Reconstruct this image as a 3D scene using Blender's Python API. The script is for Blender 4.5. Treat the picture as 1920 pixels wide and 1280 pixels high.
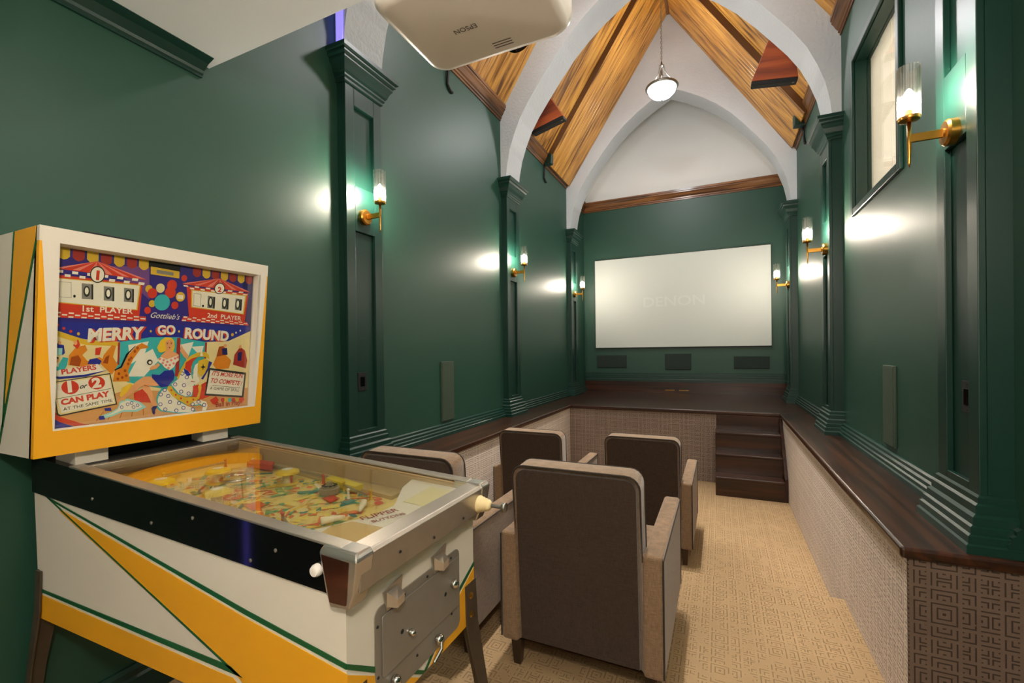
import bpy, bmesh, math, random
from mathutils import Vector, Matrix

for o in list(bpy.data.objects):
    bpy.data.objects.remove(o)
scene = bpy.context.scene
col = scene.collection
PI = math.pi
random.seed(4)

# ------------------------------------------------------------------ camera
EYE = 1.45
YAW, PITCH, ROLL = -0.4335, -0.0046, -0.0124
FPX = 843.38
cam_d = bpy.data.cameras.new('camera')
cam = bpy.data.objects.new('camera', cam_d)
col.objects.link(cam)
fw = Vector((math.sin(YAW) * math.cos(PITCH), math.cos(YAW) * math.cos(PITCH), math.sin(PITCH)))
r0 = Vector((math.cos(YAW), -math.sin(YAW), 0))
u0 = r0.cross(fw)
rr = r0 * math.cos(ROLL) + u0 * math.sin(ROLL)
uu = u0 * math.cos(ROLL) - r0 * math.sin(ROLL)
cam.matrix_world = Matrix(((rr.x, uu.x, -fw.x, 0), (rr.y, uu.y, -fw.y, 0), (rr.z, uu.z, -fw.z, EYE), (0, 0, 0, 1)))
cam_d.sensor_width = 36.0
cam_d.lens = 36.0 * FPX / 1920.0
cam_d.shift_y = 21.06 / 1920.0
cam_d.clip_start = 0.02
scene.camera = cam

# ------------------------------------------------------------------ world, exposure
world = bpy.data.worlds.new('world')
scene.world = world
world.use_nodes = True
world.node_tree.nodes['Background'].inputs[0].default_value = (0.9, 0.93, 1.0, 1)
world.node_tree.nodes['Background'].inputs[1].default_value = 1.5
vs = scene.view_settings
vs.view_transform = 'Standard'
vs.look = 'None'
vs.gamma = 1.0
vs.use_curve_mapping = False
vs.exposure = 2.35
cy = scene.cycles
cy.use_denoising = True
cy.max_bounces = 10
cy.diffuse_bounces = 5
cy.use_adaptive_sampling = True
cy.adaptive_threshold = 0.02
cy.glossy_bounces = 4
cy.transmission_bounces = 8
cy.transparent_max_bounces = 16
cy.sample_clamp_indirect = 6.0
SCONCE_E = 240.0
PENDANT_E = 24.0
FILL_DOWN_E = 18.0
ART_E = 0.0
FILL_SPOT_W = 108.0
FILL_GLOBE_E = 60.0

# ------------------------------------------------------------------ materials
def lin(c):
    if isinstance(c, str):
        c = [int(c[i:i + 2], 16) for i in (0, 2, 4)]
    out = []
    for v in c:
        v /= 255.0
        out.append(v / 12.92 if v <= 0.04045 else ((v + 0.055) / 1.055) ** 2.4)
    return (*out, 1.0)

def new_mat(name):
    m = bpy.data.materials.new(name)
    m.use_nodes = True
    nt = m.node_tree
    return m, nt, nt.nodes['Principled BSDF']

def mat(name, c, rough=0.5, metal=0.0, var=0.08, scale=6.0, bump=0.0, bscale=60.0, emit=0.0, spec=0.5, coat=0.0):
    """plain procedural material: colour mottled a little by noise, optional fine relief"""
    m, nt, b = new_mat(name)
    c = lin(c)
    tc = nt.nodes.new('ShaderNodeTexCoord')
    nz = nt.nodes.new('ShaderNodeTexNoise')
    nz.inputs['Scale'].default_value = scale
    nz.inputs['Detail'].default_value = 3
    nt.links.new(tc.outputs['Object'], nz.inputs['Vector'])
    mx = nt.nodes.new('ShaderNodeMixRGB')
    mx.inputs[1].default_value = tuple(v * (1 - var) for v in c[:3]) + (1,)
    mx.inputs[2].default_value = tuple(min(1, v * (1 + var)) for v in c[:3]) + (1,)
    nt.links.new(nz.outputs['Fac'], mx.inputs[0])
    nt.links.new(mx.outputs[0], b.inputs['Base Color'])
    b.inputs['Roughness'].default_value = rough
    b.inputs['Metallic'].default_value = metal
    b.inputs['Specular IOR Level'].default_value = spec
    b.inputs['Coat Weight'].default_value = coat
    b.inputs['Coat Roughness'].default_value = 0.08
    if bump:
        n2 = nt.nodes.new('ShaderNodeTexNoise')
        n2.inputs['Scale'].default_value = bscale
        n2.inputs['Detail'].default_value = 4
        nt.links.new(tc.outputs['Object'], n2.inputs['Vector'])
        bp = nt.nodes.new('ShaderNodeBump')
        bp.inputs['Strength'].default_value = bump
        bp.inputs['Distance'].default_value = 0.01
        nt.links.new(n2.outputs['Fac'], bp.inputs['Height'])
        nt.links.new(bp.outputs[0], b.inputs['Normal'])
    if emit:
        nt.links.new(mx.outputs[0], b.inputs['Emission Color'])
        b.inputs['Emission Strength'].default_value = emit
    return m

def wood(name, dark, mid, light, rough=0.4, stretch=(0.9, 16, 16), coat=0.3, axis=0, scale=1.0, rnd=True):
    """grain runs along the local axis"""
    m, nt, b = new_mat(name)
    tc = nt.nodes.new('ShaderNodeTexCoord')
    mp = nt.nodes.new('ShaderNodeMapping')
    st = [stretch[1]] * 3
    st[axis] = stretch[0]
    mp.inputs['Scale'].default_value = st
    nt.links.new(tc.outputs['Object'], mp.inputs['Vector'])
    if rnd:
        oi = nt.nodes.new('ShaderNodeObjectInfo')
        ml = nt.nodes.new('ShaderNodeMath')
        ml.operation = 'MULTIPLY'
        ml.inputs[1].default_value = 37.0
        nt.links.new(oi.outputs['Random'], ml.inputs[0])
        cb = nt.nodes.new('ShaderNodeCombineXYZ')
        for i in range(3):
            nt.links.new(ml.outputs[0], cb.inputs[i])
        nt.links.new(cb.outputs[0], mp.inputs['Location'])
    nz = nt.nodes.new('ShaderNodeTexNoise')
    nz.inputs['Scale'].default_value = scale
    nz.inputs['Detail'].default_value = 6
    nz.inputs['Distortion'].default_value = 0.7
    nt.links.new(mp.outputs[0], nz.inputs['Vector'])
    rp = nt.nodes.new('ShaderNodeValToRGB')
    rp.color_ramp.elements[0].position = 0.32
    rp.color_ramp.elements[0].color = lin(dark)
    rp.color_ramp.elements[1].position = 0.68
    rp.color_ramp.elements[1].color = lin(light)
    e = rp.color_ramp.elements.new(0.48)
    e.color = lin(mid)
    nt.links.new(nz.outputs['Fac'], rp.inputs[0])
    nt.links.new(rp.outputs[0], b.inputs['Base Color'])
    b.inputs['Roughness'].default_value = rough
    b.inputs['Coat Weight'].default_value = coat
    b.inputs['Coat Roughness'].default_value = 0.15
    bp = nt.nodes.new('ShaderNodeBump')
    bp.inputs['Strength'].default_value = 0.15
    bp.inputs['Distance'].default_value = 0.004
    nt.links.new(nz.outputs['Fac'], bp.inputs['Height'])
    nt.links.new(bp.outputs[0], b.inputs['Normal'])
    return m

def carpet(name, base, line, ax, BREAK=0.3, LINE_SHADE=0.75):
    """cut-pile carpet with stepped key lines; ax = the two object axes of the face"""
    m, nt, b = new_mat(name)
    N, L = nt.nodes, nt.links
    tc = N.new('ShaderNodeTexCoord')
    sp = N.new('ShaderNodeSeparateXYZ')
    L.new(tc.outputs['Object'], sp.inputs[0])
    def math_(op, a, bb=None):
        n = N.new('ShaderNodeMath')
        n.operation = op
        for i, v in enumerate((a, bb)):
            if v is None:
                continue
            if isinstance(v, (int, float)):
                n.inputs[i].default_value = v
            else:
                L.new(v, n.inputs[i])
        return n.outputs[0]
    q = 0.05
    def fold(out, off):
        s = math_('ADD', math_('MULTIPLY', out, 1 / q), off)
        return math_('PINGPONG', s, 2.5)
    px = fold(sp.outputs[ax[0]], 60.3)
    py = fold(sp.outputs[ax[1]], 60.7)
    f1 = math_('ADD', px, math_('FLOOR', py))
    f2 = math_('ADD', py, math_('FLOOR', px))
    f = math_('MAXIMUM', f1, f2)
    fr = math_('FRACT', math_('MULTIPLY', f, 3.0))
    ln = math_('LESS_THAN', fr, 0.3)
    nz = N.new('ShaderNodeTexNoise')
    nz.inputs['Scale'].default_value = 14.0
    nz.inputs['Detail'].default_value = 5
    L.new(tc.outputs['Object'], nz.inputs['Vector'])
    big = N.new('ShaderNodeTexNoise')
    big.inputs['Scale'].default_value = 2.2
    L.new(tc.outputs['Object'], big.inputs['Vector'])
    brk = math_('GREATER_THAN', nz.outputs['Fac'], BREAK)
    ln = math_('MULTIPLY', ln, brk)
    mx = N.new('ShaderNodeMixRGB')
    c = lin(base)
    mx.inputs[1].default_value = tuple(v * 0.72 for v in c[:3]) + (1,)
    mx.inputs[2].default_value = tuple(v * 1.22 for v in c[:3]) + (1,)
    mixv = math_('MULTIPLY', math_('ADD', nz.outputs['Fac'], big.outputs['Fac']), 0.5)
    L.new(mixv, mx.inputs[0])
    mx2 = N.new('ShaderNodeMixRGB')
    mx2.inputs[2].default_value = lin(line)
    L.new(mx.outputs[0], mx2.inputs[1])
    L.new(math_('MULTIPLY', ln, LINE_SHADE), mx2.inputs[0])
    L.new(mx2.outputs[0], b.inputs['Base Color'])
    b.inputs['Roughness'].default_value = 0.95
    b.inputs['Specular IOR Level'].default_value = 0.1
    fine = N.new('ShaderNodeTexNoise')
    fine.inputs['Scale'].default_value = 220.0
    L.new(tc.outputs['Object'], fine.inputs['Vector'])
    hgt = math_('SUBTRACT', math_('MULTIPLY', fine.outputs['Fac'], 0.5), ln)
    bp = N.new('ShaderNodeBump')
    bp.inputs['Strength'].default_value = 0.6
    bp.inputs['Distance'].default_value = 0.008
    L.new(hgt, bp.inputs['Height'])
    L.new(bp.outputs[0], b.inputs['Normal'])
    return m

def fabric(name, c, line=None):
    m, nt, b = new_mat(name)
    N, L = nt.nodes, nt.links
    tc = N.new('ShaderNodeTexCoord')
    w1 = N.new('ShaderNodeTexNoise'); w1.inputs['Scale'].default_value = 1.0; w1.inputs['Detail'].default_value = 2
    mp = N.new('ShaderNodeMapping'); mp.inputs['Scale'].default_value = (420, 420, 30)
    L.new(tc.outputs['Object'], mp.inputs['Vector']); L.new(mp.outputs[0], w1.inputs['Vector'])
    w2 = N.new('ShaderNodeTexNoise'); w2.inputs['Scale'].default_value = 1.0; w2.inputs['Detail'].default_value = 2
    mp2 = N.new('ShaderNodeMapping'); mp2.inputs['Scale'].default_value = (30, 30, 420)
    L.new(tc.outputs['Object'], mp2.inputs['Vector']); L.new(mp2.outputs[0], w2.inputs['Vector'])
    ad = N.new('ShaderNodeMath'); ad.operation = 'ADD'
    L.new(w1.outputs['Fac'], ad.inputs[0]); L.new(w2.outputs['Fac'], ad.inputs[1])
    rp = N.new('ShaderNodeValToRGB')
    cc = lin(c)
    rp.color_ramp.elements[0].position = 0.35; rp.color_ramp.elements[0].color = tuple(v * 0.55 for v in cc[:3]) + (1,)
    rp.color_ramp.elements[1].position = 0.75; rp.color_ramp.elements[1].color = tuple(min(1, v * 1.35) for v in cc[:3]) + (1,)
    hf = N.new('ShaderNodeMath'); hf.operation = 'MULTIPLY'; hf.inputs[1].default_value = 0.55
    L.new(ad.outputs[0], hf.inputs[0]); L.new(hf.outputs[0], rp.inputs[0])
    L.new(rp.outputs[0], b.inputs['Base Color'])
    b.inputs['Roughness'].default_value = 0.9
    b.inputs['Specular IOR Level'].default_value = 0.2
    b.inputs['Sheen Weight'].default_value = 0.25
    bp = N.new('ShaderNodeBump'); bp.inputs['Strength'].default_value = 0.35; bp.inputs['Distance'].default_value = 0.003
    L.new(ad.outputs[0], bp.inputs['Height']); L.new(bp.outputs[0], b.inputs['Normal'])
    return m

def clear_glass(name, tint=(255, 255, 255), refl=0.10, rough=0.02):
    """thin clear pane: mostly passes light, mirrors more at a glancing angle"""
    m = bpy.data.materials.new(name)
    m.use_nodes = True
    nt = m.node_tree
    nt.nodes.remove(nt.nodes['Principled BSDF'])
    out = nt.nodes['Material Output']
    tr = nt.nodes.new('ShaderNodeBsdfTransparent')
    tr.inputs[0].default_value = lin(tint)
    gl = nt.nodes.new('ShaderNodeBsdfGlossy')
    gl.inputs['Roughness'].default_value = rough
    lw = nt.nodes.new('ShaderNodeLayerWeight')
    lw.inputs['Blend'].default_value = 0.25
    nz = nt.nodes.new('ShaderNodeTexNoise')
    nz.inputs['Scale'].default_value = 9.0
    ml = nt.nodes.new('ShaderNodeMath'); ml.operation = 'MULTIPLY_ADD'
    ml.inputs[1].default_value = 0.03
    ml.inputs[2].default_value = refl
    nt.links.new(nz.outputs['Fac'], ml.inputs[0])
    mt = nt.nodes.new('ShaderNodeMath'); mt.operation = 'MULTIPLY'
    mt.inputs[1].default_value = 0.4
    nt.links.new(lw.outputs['Fresnel'], mt.inputs[0])
    ad = nt.nodes.new('ShaderNodeMath'); ad.operation = 'ADD'; ad.use_clamp = True
    nt.links.new(ml.outputs[0], ad.inputs[0]); nt.links.new(mt.outputs[0], ad.inputs[1])
    mx = nt.nodes.new('ShaderNodeMixShader')
    nt.links.new(ad.outputs[0], mx.inputs[0])
    nt.links.new(tr.outputs[0], mx.inputs[1])
    nt.links.new(gl.outputs[0], mx.inputs[2])
    nt.links.new(mx.outputs[0], out.inputs['Surface'])
    return m

def glow(name, c, strength):
    m, nt, b = new_mat(name)
    b.inputs['Base Color'].default_value = lin(c)
    nz = nt.nodes.new('ShaderNodeTexNoise'); nz.inputs['Scale'].default_value = 3.0
    mx = nt.nodes.new('ShaderNodeMixRGB')
    cc = lin(c)
    mx.inputs[1].default_value = cc
    mx.inputs[2].default_value = tuple(v * 0.96 for v in cc[:3]) + (1,)
    nt.links.new(nz.outputs['Fac'], mx.inputs[0])
    nt.links.new(mx.outputs[0], b.inputs['Emission Color'])
    b.inputs['Emission Strength'].default_value = strength
    return m

M = {}
M['green'] = mat('green_paint', (30, 69, 54), 0.46, var=0.05, scale=2.5, bump=0.03, bscale=40, spec=0.5)
M['trimgreen'] = mat('green_trim_paint', (14, 50, 41), 0.36, var=0.05, scale=4)
M['plaster'] = mat('white_plaster', (190, 195, 198), 0.85, var=0.04, scale=3, bump=0.5, bscale=38)
M['white'] = mat('white_ceiling_paint', (224, 224, 221), 0.8, var=0.02, scale=2, bump=0.05, bscale=60)
M['soffit'] = mat('flat_white_soffit_paint', (226, 233, 238), 0.8, var=0.02, scale=2, bump=0.05, bscale=60)
M['plank'] = wood('amber_pine', (96, 58, 18), (186, 130, 52), (214, 162, 78), 0.45, (1.6, 16, 16), 0.15)
M['cornice'] = wood('brown_cornice_wood', (46, 26, 10), (100, 62, 26), (134, 88, 42), 0.45, (1.2, 22, 22), 0.2, axis=1)
M['cornicex'] = wood('brown_trim_wood', (46, 26, 10), (110, 66, 26), (142, 92, 42), 0.45, (1.2, 22, 22), 0.2, axis=0)
M['darkwood'] = wood('dark_stained_wood', (26, 12, 6), (46, 23, 12), (70, 37, 20), 0.3, (0.7, 18, 18), 0.22, axis=1, rnd=False)
M['darkwoodx'] = wood('dark_stained_stage_wood', (26, 12, 6), (46, 22, 12), (70, 36, 20), 0.32, (0.7, 18, 18), 0.2, axis=0, rnd=False)
M['carpet_floor'] = carpet('carpet_floor', (168, 141, 106), (92, 74, 54), (0, 1), 0.44, 0.55)
M['carpet_side'] = carpet('carpet_side', (224, 208, 194), (116, 102, 94), (1, 2))  # same carpet as the floor, colour raised for the light on the sides
M['carpet_end'] = carpet('carpet_end', (112, 94, 82), (44, 36, 32), (0, 2))  # same carpet, colour darkened for the shade on the near ends
M['carpet_front'] = carpet('carpet_front', (150, 132, 120), (56, 46, 40), (0, 2))  # same carpet, shade on the stage front put into the colour
M['fabric'] = fabric('taupe_upholstery', (132, 106, 81))
M['fabric_dark'] = fabric('dark_brown_back_upholstery', (58, 43, 32))  # shade on the chair backs painted as a darker fabric
M['piping'] = mat('dark_piping', (46, 38, 32), 0.8)
M['leg'] = wood('espresso_leg', (22, 14, 9), (40, 26, 17), (60, 40, 26), 0.35, (2, 20, 20), 0.3, axis=2)
M['brass'] = mat('brushed_brass', (190, 138, 60), 0.28, 1.0, var=0.08, scale=40)
M['bulb'] = glow('lit_bulb', (255, 246, 233), SCONCE_E)
M['bowl'] = glow('lit_glass_bowl', (252, 251, 252), PENDANT_E)
M['tube'] = clear_glass('fluted_clear_glass', (255, 252, 248), 0.12, 0.12)
M['glass'] = clear_glass('clear_table_glass', (254, 254, 250), 0.025, 0.01)
M['pane'] = clear_glass('window_glass', (250, 252, 250), 0.04, 0.02)
M['nickel'] = mat('brushed_nickel', (150, 148, 142), 0.3, 1.0, var=0.05, scale=30)
M['steel'] = mat('worn_steel', (178, 170, 158), 0.36, 0.85, var=0.16, scale=14, bump=0.05, bscale=120)
M['chrome'] = mat('chrome', (200, 196, 190), 0.1, 1.0, var=0.05, scale=20)
M['plate'] = mat('grey_coin_door_steel', (146, 140, 132), 0.45, 0.55, var=0.1, scale=18)
M['black'] = mat('black_paint', (10, 10, 11), 0.07, var=0.2, scale=8, spec=0.22)
M['mattblack'] = mat('matt_black', (16, 16, 17), 0.7, var=0.2)
M['cabwhite'] = mat('cream_white_enamel', (214, 206, 192), 0.45, var=0.04, scale=4)
M['yellow'] = mat('yellow_enamel', (226, 160, 24), 0.42, var=0.05, scale=5)
M['stripe'] = mat('green_enamel', (14, 84, 42), 0.45, var=0.05)
M['rubber'] = mat('cream_rubber', (222, 200, 150), 0.6, var=0.05)
M['screen'] = mat('projection_screen_cloth', (198, 204, 198), 0.62, var=0.015, scale=1.5)
M['screentext'] = mat('faint_screen_image', (204, 210, 205), 0.62, var=0.01)
M['grille'] = mat('dark_grille_cloth', (30, 44, 38), 0.8, var=0.2, scale=60, bump=0.3, bscale=300)
M['sidepanel'] = mat('olive_panel_paint', (58, 74, 60), 0.5, var=0.05)
M['sideboard'] = mat('brown_side_board', (104, 70, 40), 0.5, var=0.1)
M['legsteel'] = mat('dark_leg_steel', (92, 80, 66), 0.5, 0.6, var=0.2, scale=20)
M['cap'] = mat('polished_cap_steel', (196, 190, 182), 0.22, 0.85, var=0.08, scale=20)
M['veneer'] = wood('cherry_veneer', (120, 48, 14), (164, 72, 24), (182, 88, 34), 0.4, (1.0, 9, 9), 0.3, axis=0)
M['plastic'] = mat('white_plastic', (232, 226, 220), 0.35, var=0.02)
M['plasticgrey'] = mat('grey_print', (96, 90, 86), 0.5)
M['violet'] = glow('violet_led', (120, 110, 255), 0.35)
M['blind'] = mat('white_blind_cloth', (232, 222, 206), 0.8, var=0.03, scale=8)
_nt = M['blind'].node_tree
_tl = _nt.nodes.new('ShaderNodeBsdfTranslucent'); _tl.inputs[0].default_value = lin((232, 222, 206))
_ms = _nt.nodes.new('ShaderNodeMixShader'); _ms.inputs[0].default_value = 0.5
_nt.links.new(_nt.nodes['Principled BSDF'].outputs[0], _ms.inputs[1]); _nt.links.new(_tl.outputs[0], _ms.inputs[2])
_nt.links.new(_ms.outputs[0], _nt.nodes['Material Output'].inputs['Surface'])
M['cherry'] = wood('dark_mahogany', (36, 14, 8), (58, 24, 14), (74, 34, 20), 0.15, (2, 12, 12), 0.6)  # dark brown reflection of the corner caps, put into colour
M['globe'] = glow('lit_opal_globe', (255, 240, 220), FILL_GLOBE_E)  # glow of the added fill globe
M['lamp'] = glow('downlight_lens', (255, 248, 236), FILL_DOWN_E)  # glow of the added fill downlights

_cm = {}
def cmat(hexc, rough=0.35):
    k = (hexc, rough)
    if k not in _cm:
        _cm[k] = mat('print_' + hexc, hexc, rough, var=0.06, scale=30)
    return _cm[k]

# ------------------------------------------------------------------ mesh builder
class MB:
    def __init__(self):
        self.v, self.f, self.m = [], [], []
        self.cur = 0
    def add(self, vs, fs):
        n = len(self.v)
        self.v += [tuple(p) for p in vs]
        for f in fs:
            self.f.append([n + i for i in f])
            self.m.append(self.cur)
        return self
    def box(self, x0, y0, z0, x1, y1, z1):
        x0, x1 = sorted((x0, x1)); y0, y1 = sorted((y0, y1)); z0, z1 = sorted((z0, z1))
        return self.add([(x0, y0, z0), (x1, y0, z0), (x1, y1, z0), (x0, y1, z0), (x0, y0, z1), (x1, y0, z1), (x1, y1, z1), (x0, y1, z1)],
                        [(0, 3, 2, 1), (4, 5, 6, 7), (0, 1, 5, 4), (1, 2, 6, 5), (2, 3, 7, 6), (3, 0, 4, 7)])
    def prism(self, pts, axis, a, b):
        """polygon (two coords, the axes in order without `axis`) extruded from a to b"""
        def mk(p, h):
            q = list(p); q.insert(axis, h); return tuple(q)
        n = len(pts)
        ar = sum(pts[i][0] * pts[(i + 1) % n][1] - pts[(i + 1) % n][0] * pts[i][1] for i in range(n))
        if (ar < 0) != (axis == 1):
            pts = pts[::-1]
        if a > b:
            a, b = b, a
        vs = [mk(p, a) for p in pts] + [mk(p, b) for p in pts]
        fs = [list(range(n))[::-1], list(range(n, 2 * n))] + [(i, (i + 1) % n, n + (i + 1) % n, n + i) for i in range(n)]
        return self.add(vs, fs)
    def lathe(self, prof, c=(0, 0, 0), axis=2, n=16, cap=True, flute=0.0):
        vs, fs = [], []
        for (r, h) in prof:
            for i in range(n):
                a = 2 * PI * i / n
                q = r * (1 - (flute if i % 2 else 0))
                p = [q * math.cos(a), q * math.sin(a)]
                p.insert(axis, h)
                vs.append((p[0] + c[0], p[1] + c[1], p[2] + c[2]))
        k = len(prof)
        for j in range(k - 1):
            for i in range(n):
                f = (j * n + i, j * n + (i + 1) % n, (j + 1) * n + (i + 1) % n, (j + 1) * n + i)
                fs.append(f if axis != 1 else f[::-1])
        if cap:
            f0 = list(range(n))[::-1]; f1 = list(range((k - 1) * n, k * n))
            fs += [f0 if axis != 1 else f0[::-1], f1 if axis != 1 else f1[::-1]]
        return self.add(vs, fs)
    def tube(self, path, r, n=8, cap=True):
        path = [Vector(p) for p in path]
        rs = r if isinstance(r, (list, tuple)) else [r] * len(path)
        vs, fs = [], []
        prev = None
        for i, p in enumerate(path):
            t = (path[min(i + 1, len(path) - 1)] - path[max(i - 1, 0)]).normalized()
            if prev is None:
                a = t.orthogonal().normalized()
            else:
                a = (prev - t * prev.dot(t)).normalized()
            prev = a
            bb = t.cross(a)
            for k in range(n):
                an = 2 * PI * k / n
                vs.append(tuple(p + (a * math.cos(an) + bb * math.sin(an)) * rs[i]))
        for j in range(len(path) - 1):
            for i in range(n):
                fs.append((j * n + i, j * n + (i + 1) % n, (j + 1) * n + (i + 1) % n, (j + 1) * n + i))
        if cap:
            fs += [list(range(n))[::-1], list(range((len(path) - 1) * n, len(path) * n))]
        return self.add(vs, fs)
    def loft(self, rings, cap=True):
        n = len(rings[0]); vs = [p for r in rings for p in r]; fs = []
        for j in range(len(rings) - 1):
            for i in range(n):
                fs.append((j * n + i, j * n + (i + 1) % n, (j + 1) * n + (i + 1) % n, (j + 1) * n + i))
        if cap:
            fs += [list(range(n))[::-1], list(range((len(rings) - 1) * n, len(rings) * n))]
        return self.add(vs, fs)
    def build(self, name, m=None, parent=None, smooth=False, bevel=0.0, seg=2, auto=None, fix=False):
        me = bpy.data.meshes.new(name)
        me.from_pydata(self.v, [], self.f)
        ms = m if isinstance(m, (list, tuple)) else [m]
        for x in ms:
            me.materials.append(x)
        for p, k in zip(me.polygons, self.m):
            p.material_index = min(k, len(ms) - 1)
        if bevel or fix:
            bm = bmesh.new(); bm.from_mesh(me)
            if fix:
                bmesh.ops.recalc_face_normals(bm, faces=bm.faces)
            if bevel:
                ed = [e for e in bm.edges if len(e.link_faces) == 2 and e.calc_face_angle(0) > 0.5]
                bmesh.ops.bevel(bm, geom=ed, offset=bevel, segments=seg, affect='EDGES', profile=0.5, clamp_overlap=True)
            bm.to_mesh(me); bm.free()
        if smooth:
            for p in me.polygons:
                p.use_smooth = True
            if auto:
                me.set_sharp_from_angle(angle=auto)
        o = bpy.data.objects.new(name, me)
        col.objects.link(o)
        if parent is not None:
            o.parent = parent
        return o

def tag(o, label=None, cat=None, group=None, kind=None):
    if label: o['label'] = label
    if cat: o['category'] = cat
    if group: o['group'] = group
    if kind: o['kind'] = kind
    return o

def thing(name, label, cat, loc=(0, 0, 0), rz=0.0, group=None, kind=None):
    o = bpy.data.objects.new(name, None)
    o.empty_display_size = 0.1
    col.objects.link(o)
    o.location = loc
    o.rotation_euler = (0, 0, rz)
    return tag(o, label, cat, group, kind)

def struct(name, mb, m, label, cat, **k):
    o = mb.build(name, m, **k)
    return tag(o, label, cat, kind='structure')

def box(x0, y0, z0, x1, y1, z1):
    return MB().box(x0, y0, z0, x1, y1, z1)

def copy_tree(o, parent=None):
    kids = list(o.children)
    c = o.copy()
    col.objects.link(c)
    if parent is not None:
        c.parent = parent
    for k in kids:
        copy_tree(k, c)
    return c

def text_polys(s, bold=0.0, shear=0.0):
    """flat letter mesh of the words, unit size; returns verts, faces, width, height"""
    cu = bpy.data.curves.new('lettering', 'FONT')
    cu.body = s
    cu.size = 1.0
    cu.offset = bold
    cu.shear = shear
    cu.resolution_u = 3
    ob = bpy.data.objects.new('lettering', cu)
    col.objects.link(ob)
    bpy.context.view_layer.update()
    dg = bpy.context.evaluated_depsgraph_get()
    me = bpy.data.meshes.new_from_object(ob.evaluated_get(dg))
    vs = [tuple(v.co) for v in me.vertices]
    fs = [tuple(p.vertices) for p in me.polygons]
    bpy.data.objects.remove(ob)
    bpy.data.meshes.remove(me)
    x0 = min(v[0] for v in vs); x1 = max(v[0] for v in vs)
    vs = [(v[0] - x0, v[1]) for v in vs]
    return vs, fs, x1 - x0, max(v[1] for v in vs)

# ------------------------------------------------------------------ room shell
XL, XR, XM = -2.26, 0.95, -0.655
YN, YB = -1.7, 8.09
ZL, ZLOW = 0.70, -0.17
ZCOR = 4.075
SOFF, YS = 2.85, 1.39
YP = [2.205, 4.64, 7.07]
PW = 0.34
RIBW = 0.36
SL = 1.5                               # roof rises 1.5 per unit of width
ZR0 = 4.15                             # roof plane height at the wall line
def roof_z(x):
    return ZR0 + SL * (min(x - XL, XR - x))
ZRIDGE = roof_z(XM)

fl = MB().box(XL, YN, -0.25, XR, 3.13, 0.0).box(-1.95, 3.13, -0.35, 0.70, 5.97, ZLOW)
struct('floor', fl, M['carpet_floor'], 'beige patterned carpet floor in two tiers', 'floor')

struct('wall_left', box(XL - 0.12, YN, -0.2, XL, YB + 0.1, 4.3), M['green'], 'long dark green wall behind the pinball machine', 'wall')
WY0, WY1, WZ0, WZ1 = 3.29, 4.23, 2.50, 3.62
wr = MB().box(XR, YN, -0.2, XR + 0.2, WY0, 4.3).box(XR, WY1, -0.2, XR + 0.2, YB + 0.1, 4.3)
wr.box(XR, WY0, -0.2, XR + 0.2, WY1, WZ0).box(XR, WY0, WZ1, XR + 0.2, WY1, 4.3)
struct('wall_right', wr, M['green'], 'dark green wall holding the high window', 'wall')
struct('wall_back', box(XL, YB, 0.0, XR, YB + 0.1, 4.02), M['green'], 'dark green wall behind the projection screen', 'wall')
struct('wall_gable', MB().prism([(XL - 0.1, 4.02), (XR + 0.1, 4.02), (XM, ZRIDGE + 0.25)], 1, YB, YB + 0.1), M['white'], 'white gable above the wooden trim of the screen wall', 'wall')
struct('wall_rear', box(XL, YN - 0.1, 0, XR, YN, SOFF), M['white'], 'white wall behind the viewer', 'wall')
struct('ceiling', box(XL, YN, SOFF, XR, YS, SOFF + 0.06), M['soffit'], 'flat white ceiling over the pinball machine', 'ceiling')
struct('wall_fascia', MB().prism([(XL, SOFF + 0.06), (XR, SOFF + 0.06), (XR, ZR0), (XM, ZRIDGE), (XL, ZR0)], 1, YS - 0.08, YS), M['white'], 'white upright wall above the flat ceiling edge', 'wall')

def strip(prof, side, y0, y1, z0):
    """moulding along the wall: prof = (projection, height) pairs"""
    s = 1 if side == 'L' else -1
    xw = XL if side == 'L' else XR
    pts = [(xw, z0)] + [(xw + s * p, z0 + h) for p, h in prof] + [(xw, z0 + prof[-1][1])]
    return MB().prism(pts, 1, y0, y1)
BASE_PROF = [(.05, 0), (.05, .026), (.042, .032), (.042, .05), (.032, .056), (.032, .074), (.02, .082), (.02, .098), (.008, .106)]
COR_PROF = [(.010, 0), (.010, .02), (.022, .026), (.022, .045), (.034, .056), (.055, .095), (.068, .112), (.068, .128), (.076, .134), (.076, .165)]
TALL = [(.03, 0), (.03, .10), (.022, .11), (.022, .135), (.01, .15)]
for side in 'LR':
    nm = {'L': 'left', 'R': 'right'}[side]
    m = strip(BASE_PROF, side, 2.15, YB - 0.05, ZL)
    struct('baseboard_' + nm, m, M['trimgreen'], 'stepped green baseboard on the %s ledge' % nm, 'baseboard')
    struct('baseboard_' + nm + '_low', strip(TALL, side, YN, 2.12, 0.0), M['trimgreen'], 'green baseboard at floor level of the %s wall' % nm, 'baseboard')
    for k, (a, b) in enumerate([(YP[0] + RIBW, YP[1]), (YP[1] + RIBW, YP[2])]):
        struct('cornice_' + nm, strip(COR_PROF, side, a, b, ZCOR), M['cornice'],
               'brown wood cornice on the %s wall, %s bay' % (nm, 'nearer' if k == 0 else 'farther'), 'cornice')
    struct('cornice_' + nm, strip(COR_PROF, side, YP[2] + RIBW, YB, 3.95), M['cornice'], 'short wood cornice return on the %s beside the screen wall' % nm, 'cornice')
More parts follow.
